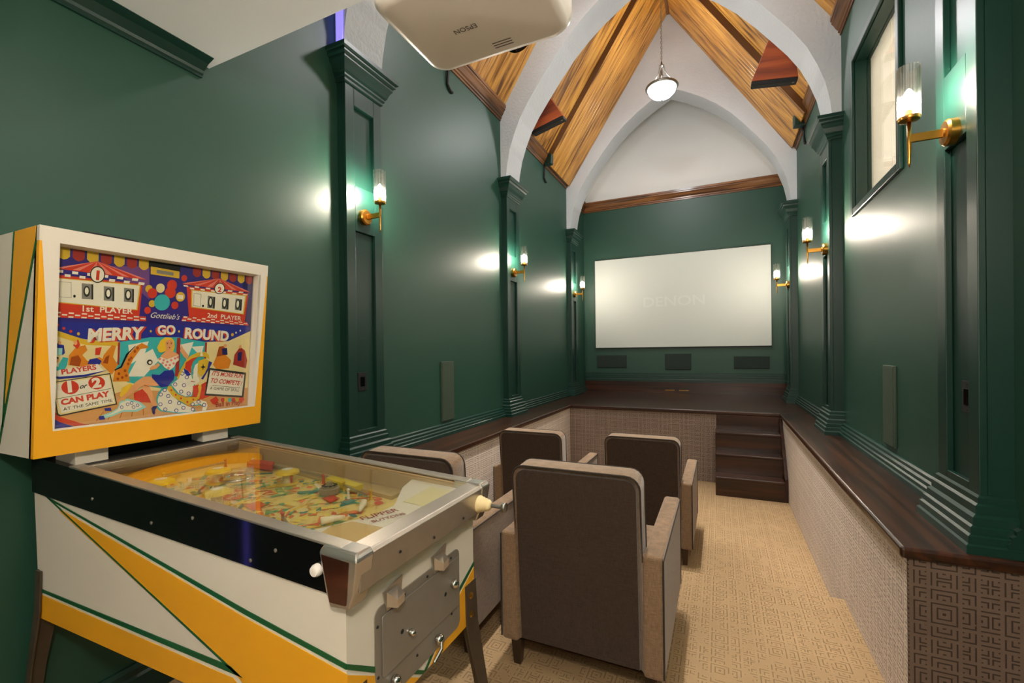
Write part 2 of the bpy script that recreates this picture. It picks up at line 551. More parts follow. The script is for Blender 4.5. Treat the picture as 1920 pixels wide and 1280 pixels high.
# trim on the screen wall
pr = [(YB, 3.95)] + [(YB - p, 3.95 + h) for p, h in COR_PROF] + [(YB, 3.95 + COR_PROF[-1][1])]
struct('trim_1', MB().prism(pr, 0, XL, XR), M['cornicex'], 'brown wood trim above the projection screen', 'trim')
pr = [(YB, .887)] + [(YB - p * 0.9, .887 + h * 1.45) for p, h in BASE_PROF] + [(YB, .887 + .106 * 1.45)]
struct('baseboard_back', MB().prism(pr, 0, XL + .02, XR - .02), M['trimgreen'], 'stepped green baseboard under the projection screen', 'baseboard')
# green crown where the flat ceiling meets the left wall
CR = [(.0, 0), (.012, .0), (.012, .010), (.020, .016), (.024, .028), (.060, .052), (.078, .058), (.10, .066), (.10, .069)]
struct('trim_2', MB().prism([(XL + p, SOFF - .069 + h) for p, h in CR] + [(XL, SOFF)], 1, YN, 1.352), M['trimgreen'], 'dark green crown moulding under the flat white ceiling', 'trim')

# carpeted half walls, ledges, stage
for nm, x0, x1, xc in (('left', XL, -1.863, -1.885), ('right', XR, 0.605, 0.632)):
    struct('carpet_wall_' + nm, box(x0, 2.16, -0.3, xc, 5.97, 0.656), M['carpet_side'], 'carpet-covered low wall under the %s ledge' % nm, 'wall')
    struct('carpet_end_' + nm, box(x0, 2.148, 0.0, xc, 2.16, 0.656), M['carpet_end'], 'patterned carpet end face of the %s low wall' % nm, 'wall')
    struct('ledge_' + nm, box(x0, 2.128, 0.656, x1, 5.93, ZL), M['darkwood'], 'dark glossy wood ledge along the %s wall' % nm, 'ledge', bevel=0.012, seg=3)
struct('stage', box(XL, 5.92, 0.656, XR, YB, ZL + 0.0004), M['darkwoodx'], 'dark glossy wood stage floor below the screen', 'stage', bevel=0.012, seg=3)
struct('stage_front', box(-1.885, 5.955, -0.3, 0.632, 5.99, 0.656), M['carpet_front'], 'carpeted front face of the stage', 'stage')
sr = struct('stage_riser', box(XL, 8.045, ZL, XR, YB, .887), M['darkwoodx'], 'dark wood riser at the back of the stage', 'step')
for k, x in enumerate((-.655 - .20, -.655 + .02)):
    box(x, 8.036, .742, x + .15, 8.046, .754).build('brass_plate', M['brass'], sr)

st = thing('stage_steps', 'dark wood steps up to the stage', 'steps', (0.275, 5.7, ZLOW), kind='structure')
H4 = (ZL - ZLOW) / 4
noses = [5.93, 5.72, 5.57, 5.40]
for k in range(1, 4):
    z = ZL - ZLOW - H4 * k
    box(-.335, noses[k] - 5.7, z - .03, .325, 5.955 - 5.7, z).build('tread', M['darkwoodx'], st, bevel=.008)
for k in range(4):
    zt = ZL - ZLOW - H4 * k - (.03 if k else .044)
    y = noses[k] + (.03 if k else .003)
    box(-.325, y - 5.7, max(0, ZL - ZLOW - H4 * (k + 1)), .325, y + .02 - 5.7, zt).build('riser', M['darkwoodx'], st)
MB().prism([(5.43 - 5.7, 0), (5.43 - 5.7, .24), (5.90 - 5.7, .80), (5.955 - 5.7, .80), (5.955 - 5.7, 0)], 0, .326, .352).build('stringer', M['darkwood'], st)
MB().prism([(y_ - 5.7, z_) for y_, z_ in ((5.432, 0), (5.432, .186), (5.602, .186), (5.602, .404), (5.752, .404), (5.752, .621), (5.953, .621), (5.953, 0))], 0, -.335, -.3255).build('stringer', M['darkwood'], st)

# ------------------------------------------------------------------ pilasters
def rect_ring(d, w, p, z):
    return [(0, -w / 2 - p, z), (d + p, -w / 2 - p, z), (d + p, w / 2 + p, z), (0, w / 2 + p, z)]
def make_pilaster(d, label):
    t = thing('pilaster', label, 'pilaster', kind='structure', group='green wall pilasters')
    w = PW
    rc = .024
    box(0, -w / 2, 0, d - rc, w / 2, 2.56).build('shaft', M['trimgreen'], t)
    sw = .078
    def part(y0, y1, z0, z1, n):
        box(d - rc, y0, z0, d, y1, z1).build(n, M['trimgreen'], t, bevel=.003)
    part(-w / 2, -w / 2 + sw, .1, 2.56, 'stile')
    part(w / 2 - sw, w / 2, .1, 2.56, 'stile')
    part(-w / 2 + sw, w / 2 - sw, 2.39, 2.56, 'rail')
    part(-w / 2 + sw, w / 2 - sw, 1.56, 1.86, 'rail')
    part(-w / 2 + sw, w / 2 - sw, .1, .23, 'rail')
    cap = [(.006, 2.51), (.012, 2.515), (.012, 2.53), (.022, 2.54), (.022, 2.552), (.032, 2.565), (.045, 2.60), (.062, 2.625), (.062, 2.64), (.078, 2.65), (.078, 2.668), (.092, 2.674), (.092, 2.70)]
    MB().loft([rect_ring(d, w, p, z) for p, z in cap]).build('capital', M['trimgreen'], t)
    bs = [(.058, 0), (.058, .03), (.05, .036), (.05, .062), (.04, .068), (.04, .092), (.03, .098), (.03, .125), (.018, .135), (.018, .165), (.008, .172), (.008, .192), (0.0, .20)]
    MB().loft([rect_ring(d, w, p, z) for p, z in bs]).build('base', M['trimgreen'], t)
    return t
PD = {'L': XL * -1 - 2.19, 'R': XR - 0.855}
WHERE = ['nearest', 'middle', 'farthest']
for side in 'LR':
    first = None
    for k in range(3):
        lb = 'dark green panelled pilaster on the %s wall, %s of three' % ({'L': 'left', 'R': 'right'}[side], WHERE[k])
        if first is None:
            first = o = make_pilaster(PD[side], lb)
        else:
            o = copy_tree(first)
            o['label'] = lb
        o.location = (XL if side == 'L' else XR, YP[k] + PW / 2, ZL)
        o.rotation_euler = (0, 0, 0 if side == 'L' else PI)

# ------------------------------------------------------------------ pointed plaster arches
ARCH = [(1.54, 3.40), (1.525, 3.55), (1.49, 3.72), (1.435, 3.88), (1.36, 4.05), (1.26, 4.21), (1.14, 4.37), (1.0, 4.55), (.83, 4.75), (.65, 4.92), (.45, 5.07), (.22, 5.21), (0, 5.32)]
def arch_rib(y0, y1, label):
    mb = MB()
    inner, outer = [], []
    n = len(ARCH)
    for s in (-1, 1):
        pts = ARCH if s < 0 else ARCH[-2::-1]
        for dx, z in pts:
            inner.append((XM + s * dx, z))
            # outline against wall and roof: follow at the same height, then the slope
            hw = (XR - XL) / 2
            t = (1.54 - dx) / 1.54
            if z < ZR0:
                outer.append((XM + s * (hw + .02), z))
            else:
                tt = (z - ZR0) / (5.32 - ZR0)
                outer.append((XM + s * hw * (1 - tt), ZR0 + .03 + SL * hw * tt))
    k = len(inner)
    vs = []
    for (a, b), (c, d) in zip(inner, outer):
        vs += [(a, y0, b), (a, y1, b), (c, y0, d), (c, y1, d)]
    fs = []
    for i in range(k - 1):
        p, q = 4 * i, 4 * (i + 1)
        fs += [(p, q, q + 1, p + 1), (p, p + 2, q + 2, q), (p + 1, q + 1, q + 3, p + 3), (p + 2, p + 3, q + 3, q + 2)]
    fs += [(0, 1, 3, 2), (4 * k - 4, 4 * k - 2, 4 * k - 1, 4 * k - 3)]
    mb.add(vs, fs)
    return struct('arch_rib', mb, M['plaster'], label, 'arch', fix=True)
for k in range(3):
    arch_rib(YP[k] - .005, YP[k] - .005 + RIBW, 'white plaster pointed arch over the %s pilasters' % WHERE[k])

# ------------------------------------------------------------------ timber roof
run = (XR - XL) / 2
slope_len = run * math.sqrt(1 + SL * SL)
pw = 0.088
plank_cache = {}
def plank_mesh(L, w):
    k = (round(L, 3), round(w, 3))
    if k not in plank_cache:
        mb = MB()
        b = .006
        pts = [(-w / 2, 0), (-w / 2, -.014), (-w / 2 + b, -.02), (w / 2 - b, -.02), (w / 2, -.014), (w / 2, 0)]
        mb.prism(pts, 0, 0, L)
        o = mb.build('plank', M['plank'])
        plank_cache[k] = o.data
        bpy.data.objects.remove(o)
    return plank_cache[k]
def roof(side, segs, label, deck):
    s = 1 if side == 'L' else -1
    xw = XL if side == 'L' else XR
    up = Vector((s, 0, SL)).normalized()
    nrm = Vector((-s * SL, 0, 1)).normalized()     # out of the room
    y0, y1 = segs[0][0], segs[-1][1]
    a = Vector((xw, 0, ZR0)) + nrm * .03
    e = a + up * slope_len
    pts = [(a.x, a.z), (e.x, e.z), ((e + nrm * .05).x, (e + nrm * .05).z), ((a + nrm * .05).x, (a + nrm * .05).z)]
    root = struct('roof_' + ('left' if side == 'L' else 'right'), MB().prism(pts, 1, y0, y1), deck, label, 'roof')
    for (p, q, drop) in segs:
        n = max(1, round((q - p) / pw))
        w = (q - p) / n
        if drop > 0:     # a boxed-out stretch: its side board faces the viewer
            a2 = Vector((xw, 0, ZR0)) - nrm * drop
            e2 = a2 + up * slope_len
            b2 = Vector((xw, 0, ZR0)) + nrm * .02
            f2 = b2 + up * slope_len
            for yy in (p, q - .02):
                MB().prism([(a2.x, a2.z), (e2.x, e2.z), (f2.x, f2.z), (b2.x, b2.z)], 1, yy, yy + .02).build('side_board', M['sideboard'], root)
        me = plank_mesh(slope_len, w * .985)
        for i in range(n):
            o = bpy.data.objects.new('plank', me)
            col.objects.link(o)
            o.parent = root
            yc = p + (i + .5) * w
            base = Vector((xw, yc, ZR0)) - nrm * (drop - .02)
            yax = nrm.cross(up)
            o.matrix_world = Matrix(((up.x, yax.x, nrm.x, base.x), (up.y, yax.y, nrm.y, base.y), (up.z, yax.z, nrm.z, base.z), (0, 0, 0, 1)))
    return root
for side in 'LR':
    nm = 'left' if side == 'L' else 'right'
    roof(side, [(YS, YP[0], 0.0)], 'amber pine boarded roof slope above the flat ceiling edge, %s' % nm, M['plank'])
    roof(side, [(YP[0] + RIBW, YP[1], 0.0)], 'amber pine boarded roof slope in the nearer bay, %s side' % nm, M['plank'])
    roof(side, [(YP[1] + RIBW, 6.05, 0.0), (6.05, YP[2], 0.07)], 'amber pine boarded roof slope in the farther bay, %s side' % nm, M['plank'])
    s = 1 if side == 'L' else -1
    xw = XL if side == 'L' else XR
    struct('roof_%s_end' % nm, MB().prism([(xw, ZR0), (XM, ZRIDGE), (XM, ZRIDGE + .05), (xw - .1 * s, ZR0 + .05)], 1, YP[2] + RIBW - .01, YB + .1), M['white'], 'white plaster roof slope beside the gable, %s side' % nm, 'roof')
struct('ridge_beam', MB().prism([(XM - .10, ZRIDGE - .06), (XM - .04, ZRIDGE - .16), (XM + .04, ZRIDGE - .16), (XM + .10, ZRIDGE - .06), (XM, ZRIDGE + .1)], 1, YS, YP[2]), M['cornice'], 'wooden ridge beam at the top of the vault', 'beam')

# ------------------------------------------------------------------ window
wn = thing('window_1', 'deep-set high window with green frame and white blind', 'window', (XR, (WY0 + WY1) / 2, WZ0), kind='structure')
hy = (WY1 - WY0) / 2
hz = WZ1 - WZ0
def casing(y0, y1, z0, z1):
    box(-.022, y0, z0, .0, y1, z1).build('casing', M['trimgreen'], wn, bevel=.006)
casing(-hy - .05, -hy + .004, -.05, hz + .05); casing(hy - .004, hy + .05, -.05, hz + .05)
casing(-hy + .004, hy - .004, -.05, .004); casing(-hy + .004, hy - .004, hz - .004, hz + .05)
for (y0, y1, z0, z1) in ((-hy, -hy + .012, 0, hz), (hy - .012, hy, 0, hz), (-hy, hy, 0, .012), (-hy, hy, hz - .012, hz)):
    box(.0, y0, z0, .17, y1, z1).build('reveal', M['trimgreen'], wn)
box(.07, -hy + .012, .012, .076, hy - .012, hz - .012).build('pane', M['pane'], wn)
for i in range(4):
    a = -hy + .012 + i * (2 * hy - .024) / 4
    box(.092 + .004 * (i % 2), a + .003, .012, .098 + .004 * (i % 2), a + (2 * hy - .024) / 4 - .003, hz - .012).build('blind_panel', M['blind'], wn)

# ------------------------------------------------------------------ wall lamps
def make_sconce(label):
    t = thing('wall_sconce', label, 'wall lamp', group='brass wall sconces')
    pl = MB().lathe([(.052, .0), (.052, .026), (.044, .034), (.02, .036), (.018, .04)], axis=0, n=24).build('backplate', M['brass'], t, smooth=True, auto=.6)
    box(.036, -.006, -.017, .142, .006, .017).build('arm', M['brass'], t, bevel=.002)
    MB().lathe([(.001, -.118), (.005, -.10), (.0075, -.02), (.0075, .075)], (.142, 0, 0), n=10).build('stem', M['brass'], t, smooth=True)
    MB().lathe([(.010, .068), (.035, .074), (.037, .078), (.037, .088), (.033, .088)], (.142, 0, 0), n=20).build('cup', M['brass'], t, smooth=True, auto=.6)
    MB().lathe([(.0385, .082), (.0385, .292), (.0345, .292), (.0345, .084)], (.142, 0, 0), n=48, cap=False, flute=.045).build('glass_tube', M['tube'], t)
    MB().lathe([(.012, .086), (.012, .118)], (.142, 0, 0), n=10).build('lampholder', M['brass'], t)
    MB().lathe([(.008, .118), (.019, .134), (.023, .152), (.019, .176), (.009, .196), (.002, .204)], (.142, 0, 0), n=10).build('bulb', M['bulb'], t)
    return t
sc_spots = [('L', 2.36, 2.365, 'beside the pinball backbox'), ('L', 4.79, 2.36, 'on the middle left pilaster'), ('L', 7.22, 2.372, 'at the left of the projection screen'),
            ('R', 2.372, 2.30, 'next to the high window'), ('R', 4.745, 2.305, 'on the middle right pilaster'), ('R', 7.12, 2.30, 'at the right of the projection screen')]
first = None
for side, y, z, where in sc_spots:
    lb = 'brass wall sconce with lit glass tube, ' + where
    if first is None:
        first = o = make_sconce(lb)
    else:
        o = copy_tree(first)
        o['label'] = lb
    o.location = (XL + PD['L'] if side == 'L' else XR - PD['R'], y, z)
    o.rotation_euler = (0, 0, 0 if side == 'L' else PI)

# ------------------------------------------------------------------ pendants
def make_pendant(label, ceiling_h):
    t = thing('pendant_lamp', label, 'pendant lamp', group='bowl pendants under the ridge')
    # origin at the tip of the finial
    MB().lathe([(.002, 0), (.012, .006), (.014, .018), (.008, .024), (.018, .034), (.02, .046), (.012, .052)], n=14).build('finial', M['nickel'], t, smooth=True)
    MB().lathe([(.02, .04), (.07, .048), (.12, .075), (.158, .115), (.176, .165)], n=28, cap=False).build('glass_bowl', M['bowl'], t, smooth=True)
    MB().lathe([(.012, .168), (.128, .168), (.128, .174), (.012, .18)], n=28, cap=False).build('reflector', M['nickel'], t)  # added disc that blocks upward light from the bowl
    MB().lathe([(.174, .158), (.196, .162), (.202, .176), (.194, .19), (.172, .196), (.165, .18)], n=32, cap=False).build('rim', M['nickel'], t, smooth=True)
    top = .43
    MB().lathe([(.012, .19), (.012, .30), (.022, .31), (.022, .33), (.012, .34), (.012, top), (.03, top + .005), (.035, top + .02), (.012, top + .04), (.008, top + .07)], n=14).build('stem', M['nickel'], t, smooth=True)
    for k in range(3):
        a = 2 * PI * k / 3 + .5
        pth = []
        for i in range(7):
            f = i / 6
            r = .185 - .15 * f + .025 * math.sin(PI * f * 2)
            pth.append((r * math.cos(a), r * math.sin(a), .185 + (top - .175) * f))
        MB().tube(pth, .006, 6).build('arm', M['nickel'], t, smooth=True)
    ch = MB()
    z = top + .07
    i = 0
    while z < ceiling_h - .03:
        n = 8
        pts = []
        for k in range(n + 1):
            a = 2 * PI * k / n
            q = .010 * math.cos(a)
            pts.append((q if i % 2 else 0, 0 if i % 2 else q, z + .02 + .02 * math.sin(a)))
        ch.tube(pts, .003, 4, cap=False)
        z += .032
        i += 1
    ch.build('chain', M['nickel'], t)
    MB().lathe([(.012, ceiling_h - .045), (.05, ceiling_h - .03), (.06, ceiling_h - .005), (.06, ceiling_h)], n=20).build('canopy', M['nickel'], t, smooth=True)
    return t
zt = ZRIDGE - .16
p = make_pendant('lit glass bowl pendant hanging from the vault ridge', zt - 4.582)
p.location = (XM + .015, 6.0, 4.582)
p2 = make_pendant('second glass bowl pendant in the nearer bay, above the view', zt - 4.75)  # added outside the view for more light
p2.location = (XM, 3.7, 4.75)
for k, (x, y) in enumerate([(-.9, -1.25), (.3, -1.25), (-.95, .7), (-1.05, 1.15), (-.25, 1.15)]):  # added fill downlights, all outside the view
    t = thing('recessed_downlight', 'round recessed downlight in the flat white ceiling, ' + ['rear left', 'rear right', 'above the pinball glass', 'beside the projector, left', 'beside the projector, right'][k], 'ceiling lamp', (x, y, SOFF), group='recessed downlights')
    MB().lathe([(.075, 0), (.075, -.006), (.06, -.008), (.056, .0)], n=24).build('ring', M['white'], t)
    MB().lathe([(.055, -.0085), (.02, -.0095)], n=16).build('lens', M['lamp'], t)

# added fill spotlights, unseen above the view, to brighten the seating pit
for k, y in enumerate((2.95, 3.7, 4.35)):
    t = thing('ridge_spotlight', 'black spotlight under the ridge beam, %s of three in the nearer bay' % WHERE[k], 'spotlight', (XM, y + .12, zt), group='ridge spotlights')
    MB().tube([(0, 0, 0), (0, 0, -.06)], .012, 8).build('stem', M['mattblack'], t)
    MB().lathe([(.03, -.06), (.045, -.075), (.045, -.19), (.04, -.19), (.036, -.08)], n=18, cap=False).build('housing', M['mattblack'], t, smooth=True, auto=.6)
    ld = bpy.data.lights.new('spot_beam', 'SPOT')
    ld.energy = FILL_SPOT_W
    ld.spot_size = math.radians(44)
    ld.spot_blend = 0.7
    ld.shadow_soft_size = 0.06
    ld.color = (1.0, 0.93, 0.82)
    lo = bpy.data.objects.new('spot_beam', ld)
    col.objects.link(lo)
    lo.parent = t
    lo.location = (0, 0, -.195)

# added fill lamp, an unseen globe behind the viewer
gp_ = thing('globe_pendant', 'opal globe pendant under the flat ceiling behind the viewer', 'pendant lamp', (.3, -.4, SOFF))
MB().lathe([(.055, 0), (.055, -.012), (.012, -.026), (.006, -.03), (.006, -.36)], n=20).build('drop_rod', M['brass'], gp_, smooth=True, auto=.6)
MB().lathe([(.006, -.36), (.04, -.37), (.042, -.395), (.03, -.40)], n=16).build('collar', M['brass'], gp_, smooth=True)
MB().lathe([(.02, -.397)] + [(.1 * math.sin(PI * i / 10), -.495 + .1 * math.cos(PI * i / 10)) for i in range(1, 10)] + [(.004, -.595)], n=16).build('globe', M['globe'], gp_, smooth=True)

# ------------------------------------------------------------------ screen, grilles, wall panels
sct = thing('projection_screen', 'large white projection screen faintly showing a word', 'screen', ((-2.05 + .733) / 2, YB, 1.475))
sw2 = (.733 + 2.05) / 2
box(-sw2 + .006, -.052, .006, sw2 - .006, -.03, 1.574).build('cloth', M['screen'], sct)
for a in ((-sw2, .0, sw2, .006), (-sw2, 1.574, sw2, 1.58), (-sw2, .006, -sw2 + .006, 1.574), (sw2 - .006, .006, sw2, 1.574)):
    box(a[0], -.054, a[1], a[2], -.0, a[3]).build('frame_bar', M['mattblack'], sct)
vs_, fs_, tw, th = text_polys('DENON', .012)
k = .98 / tw
MB().add([(-sw2 + .85 + x * k, -.0525, .70 + y * k * .85) for x, y in vs_], fs_).build('word', M['screentext'], sct)

for x0, x1, z0, z1, w in ((-2.032, -1.508, 1.124, 1.345, 'left'), (-.857, -.443, 1.093, 1.364, 'centre'), (.2, .7, 1.117, 1.313, 'right')):
    t = thing('speaker_grille', 'flat dark speaker grille under the screen, %s of three' % w, 'speaker', ((x0 + x1) / 2, YB, z0), group='speaker grilles under the screen')
    hw = (x1 - x0) / 2; h = z1 - z0
    box(-hw, -.02, 0, hw, 0, h).build('frame', M['grille'], t, bevel=.004)
    box(-hw + .012, -.024, .012, hw - .012, -.019, h - .012).build('cloth', M['grille'], t)
for side, y0, y1, z0, z1 in (('L', 3.36, 3.56, .825, 1.36), ('R', 3.38, 3.575, .84, 1.33)):
    x = XL if side == 'L' else XR
    s = 1 if side == 'L' else -1
    t = thing('wall_speaker', 'narrow upright olive wall speaker low on the %s wall' % ('left' if side == 'L' else 'right'), 'speaker', (x, (y0 + y1) / 2, z0), 0 if s > 0 else PI, group='narrow wall speakers')
    h = z1 - z0; w = (y1 - y0) / 2
    box(0, -w, 0, .016, w, h).build('housing', M['sidepanel'], t, bevel=.003)
    box(.016, -w + .008, .008, .019, w - .008, h - .008).build('grille', M['sidepanel'], t)
for side, y, z in (('L', 2.345, 1.19), ('R', 2.335, 1.185)):
    x = XL + PD['L'] - .024 if side == 'L' else XR - PD['R'] + .024
    t = thing('wall_switch', 'black wall control plate on the nearest %s pilaster' % ('left' if side == 'L' else 'right'), 'switch', (x, y, z), 0 if side == 'L' else PI)
    box(0, -.04, 0, .008, .04, .125).build('plate', M['mattblack'], t, bevel=.002)
    box(.008, -.02, .03, .011, .02, .095).build('rocker', M['black'], t, bevel=.002)
    for z2 in (.012, .113):
        MB().lathe([(.003, .008), (.003, .0095)], (0, 0, z2), axis=0, n=8).build('screw', M['nickel'], t)

# ------------------------------------------------------------------ wedge surround speakers
def surround(label, loc, rot, wb, wt, h, dep):
    t = thing('surround_speaker', label, 'speaker', loc, group='cherry veneer surround speakers')
    t.rotation_euler = rot
    # origin centre of grille; body goes up, grille faces down
    a = .02
    MB().prism([(-wb / 2, a), (wb / 2, a), (wt / 2, h), (-wt / 2, h)], 1, -dep / 2, dep / 2).build('cabinet', M['veneer'], t, bevel=.004)
    box(-wb / 2, -dep / 2, -.02, wb / 2, dep / 2, a).build('grille', M['mattblack'], t, bevel=.006)
    MB().lathe([(.012, -.024), (.012, -.019)], (wb / 2 - .035, -dep / 2 + .035, 0), n=12).build('badge', M['nickel'], t)
    MB().tube([(0, 0, h), (0, 0, h + .10)], .02, 8).build('mount', M['mattblack'], t)
    return t
surround('cherry wood wedge speaker hung below the right roof slope', (.53, 5.42, 4.20), (math.radians(15), math.radians(8), 0), .42, .20, .40, .17)
surround('cherry wood wedge speaker hung below the left roof slope', (-1.96, 5.44, 4.31), (math.radians(15), math.radians(-14), 0), .44, .20, .40, .17)

# small dark clamps with a cable drop on the cornices
for lb, side, y, z in (('dark clamp with cable drop at the left wall top, behind the projector', 'L', 3.55, 4.06), ('dark clamp with cable drop on the left cornice, farther bay', 'L', 6.05, 4.06), ('dark clamp with cable drop on the right cornice', 'R', 6.35, 4.06)):
    x = XL if side == 'L' else XR
    t = thing('cable_clamp', lb, 'clamp', (x, y, z), 0 if side == 'L' else PI, group='dark cable clamps')
    box(.0, -.045, .02, .13, .045, .17).build('clamp_block', M['trimgreen'], t, bevel=.015)
    MB().tube([(.03, -.03, .03), (.02, -.03, -.02), (.012, -.03, -.16), (.012, .01, -.19), (.012, .055, -.195)], .013, 8).build('cable_cover', M['mattblack'], t)

# ------------------------------------------------------------------ projector
pj = thing('projector', 'white ceiling projector hanging near the flat ceiling edge', 'projector', (-.70, 1.265, 2.503))
W2, D2, HP = .275, .20, .15
def rrect(hx, hy_, r, z, n=6):
    pts = []
    for cx, cy_, a0 in ((hx - r, hy_ - r, 0), (-hx + r, hy_ - r, PI / 2), (-hx + r, -hy_ + r, PI), (hx - r, -hy_ + r, 3 * PI / 2)):
        for i in range(n + 1):
            a = a0 + PI / 2 * i / n
            pts.append((cx + r * math.cos(a), cy_ + r * math.sin(a), z))
    return pts
MB().loft([rrect(W2 - .035, D2 - .035, .05, 0), rrect(W2 - .018, D2 - .018, .055, .004), rrect(W2 - .004, D2 - .004, .06, .022), rrect(W2, D2, .062, .05), rrect(W2, D2, .062, .10), rrect(W2 - .01, D2 - .01, .06, .135), rrect(W2 - .04, D2 - .04, .05, HP)]).build('housing', M['plastic'], pj, smooth=True, auto=.9)
vs_, fs_, tw, th = text_polys('EPSON', .006)
k = .082 / tw
tx = MB().add([(-.005 - x * k, .005 + y * k * 1.0, -.0008) for x, y in vs_], [f[::1] for f in fs_])
tx.build('brand_lettering', M['plasticgrey'], pj)
rl = MB()
for i in range(3):
    rl.box(.0, .115 + .012 * i, -.0008, .07, .119 + .012 * i, -.0002)
rl.build('rating_label', M['plasticgrey'], pj)
MB().lathe([(.05, .0), (.055, .03), (.045, .032), (.03, .01)], (.05, D2 - .005, .075), axis=1, n=24).build('lens', M['black'], pj, smooth=True, auto=.6)
MB().tube([(0, -.02, HP - .005), (0, -.02, SOFF - 2.503)], .022, 12).build('mount_pole', M['plastic'], pj)
box(-.06, -.08, SOFF - 2.508, .06, .04, SOFF - 2.503).build('mount_plate', M['plastic'], pj)
# glowing strip stands in for violet light falling on the nearest arch
tag(box(-2.245, 2.190, 3.44, -2.19, 2.199, 4.0).build('led_strip', M['violet']), 'blue-violet LED strip on the side of the nearest plaster arch', 'LED strip')
tag(MB().lathe([(.012, 0), (.012, .9)], (-2.2, -.05, 0.0), n=8).build('led_tube', M['violet']), 'violet LED tube standing by the left wall behind the viewer', 'LED tube')

# ------------------------------------------------------------------ armchairs
def make_chair(label):
    t = thing('armchair', label, 'armchair', group='taupe theatre armchairs')
    F = M['fabric']
    aw = .083
    for s in (-1, 1):
        x0, x1 = s * (.357 - aw), s * .357
        a = box(x0, -.40, .13, x1, .41, .625).build('arm', F, t, bevel=.016, seg=3)
        for xx in (x0 - s * -.001, x1):
            pass
        MB().tube([(s * .356, -.399, .145), (s * .356, -.399, .612), (s * .356, .405, .612), (s * .356, .405, .145)], .004, 6).build('piping', M['piping'], a)
    # backrest: slab leaning slightly to the rear, rounded top corners
    def outline(y, z0, z1, hw, r, n=5):
        pts = [(-hw, y(z0), z0), (hw, y(z0), z0)]
        for cx, a0 in ((hw - r, 0), (-hw + r, PI / 2)):
            for i in range(n + 1):
                a = a0 + PI / 2 * i / n
                z = z1 - r + r * math.sin(a)
                pts.append((cx + r * math.cos(a), y(z), z))
        return pts
    hw = .276
    rear = lambda z: -.385 - .055 * max(0, (z - .35)) / .6
    bk = MB().loft([outline(lambda z: rear(z) + .016, .14, .935, hw - .012, .05), outline(rear, .14, .945, hw, .055), outline(lambda z: rear(z) + .11, .14, .952, hw, .055), outline(lambda z: rear(z) + .15, .14, .93, hw - .03, .05)])
    bk = bk.build('backrest', F, t, smooth=True, auto=.7, fix=True)
    rp_ = MB().loft([outline(lambda z: rear(z) - .004, .15, .928, hw - .016, .045), outline(lambda z: rear(z) + .012, .15, .93, hw - .014, .045)])
    rp_.build('back_panel', M['fabric_dark'], bk, fix=True)  # darker panel carries the shade on the chair rear
    for dy, dz in ((0.0, 0.0), (.112, .006)):
        o1 = outline(lambda z: rear(z) + dy, .60, .945 + dz, hw, .055)
        MB().tube(o1[1:] + [o1[0]], .004, 6).build('piping', M['piping'], bk)
    box(-hw - .001, -.37, .14, hw + .001, .36, .27).build('seat_base', F, t, bevel=.008)
    box(-hw + .002, -.25, .27, hw - .002, .42, .45).build('seat_cushion', F, t, bevel=.035, seg=3, smooth=True)
    box(-hw + .002, .36, .15, hw - .002, .40, .268).build('footrest', F, t, bevel=.012)
    for sx in (-1, 1):
        for sy in (-1, 1):
            x, y = sx * .30, sy * .34
            MB().loft([[(x + a * .016, y + b * .016, 0) for a, b in ((-1, -1), (1, -1), (1, 1), (-1, 1))], [(x + a * .026, y + b * .026, .14) for a, b in ((-1, -1), (1, -1), (1, 1), (-1, 1))]]).build('leg', M['leg'], t)
    return t
spots = [(-.567, 2.245, 0, 'beige-brown armchair in front, nearest to the pinball plunger, seen from behind', 0),
         (-1.415, 2.215, 0, 'armchair half hidden behind the pinball machine, by the left ledge', 0),
         (-1.44, 3.87, ZLOW, 'armchair on the lower tier by the left carpeted wall', 0),
         (-.553, 3.94, ZLOW, 'armchair on the lower tier nearest the stage steps', 0)]
first = None
for x, y, z, lb, rz in spots:
    if first is None:
        first = o = make_chair(lb)
    else:
        o = copy_tree(first)
        o['label'] = lb
    o.location = (x, y, z)
    o.rotation_euler = (0, 0, rz)

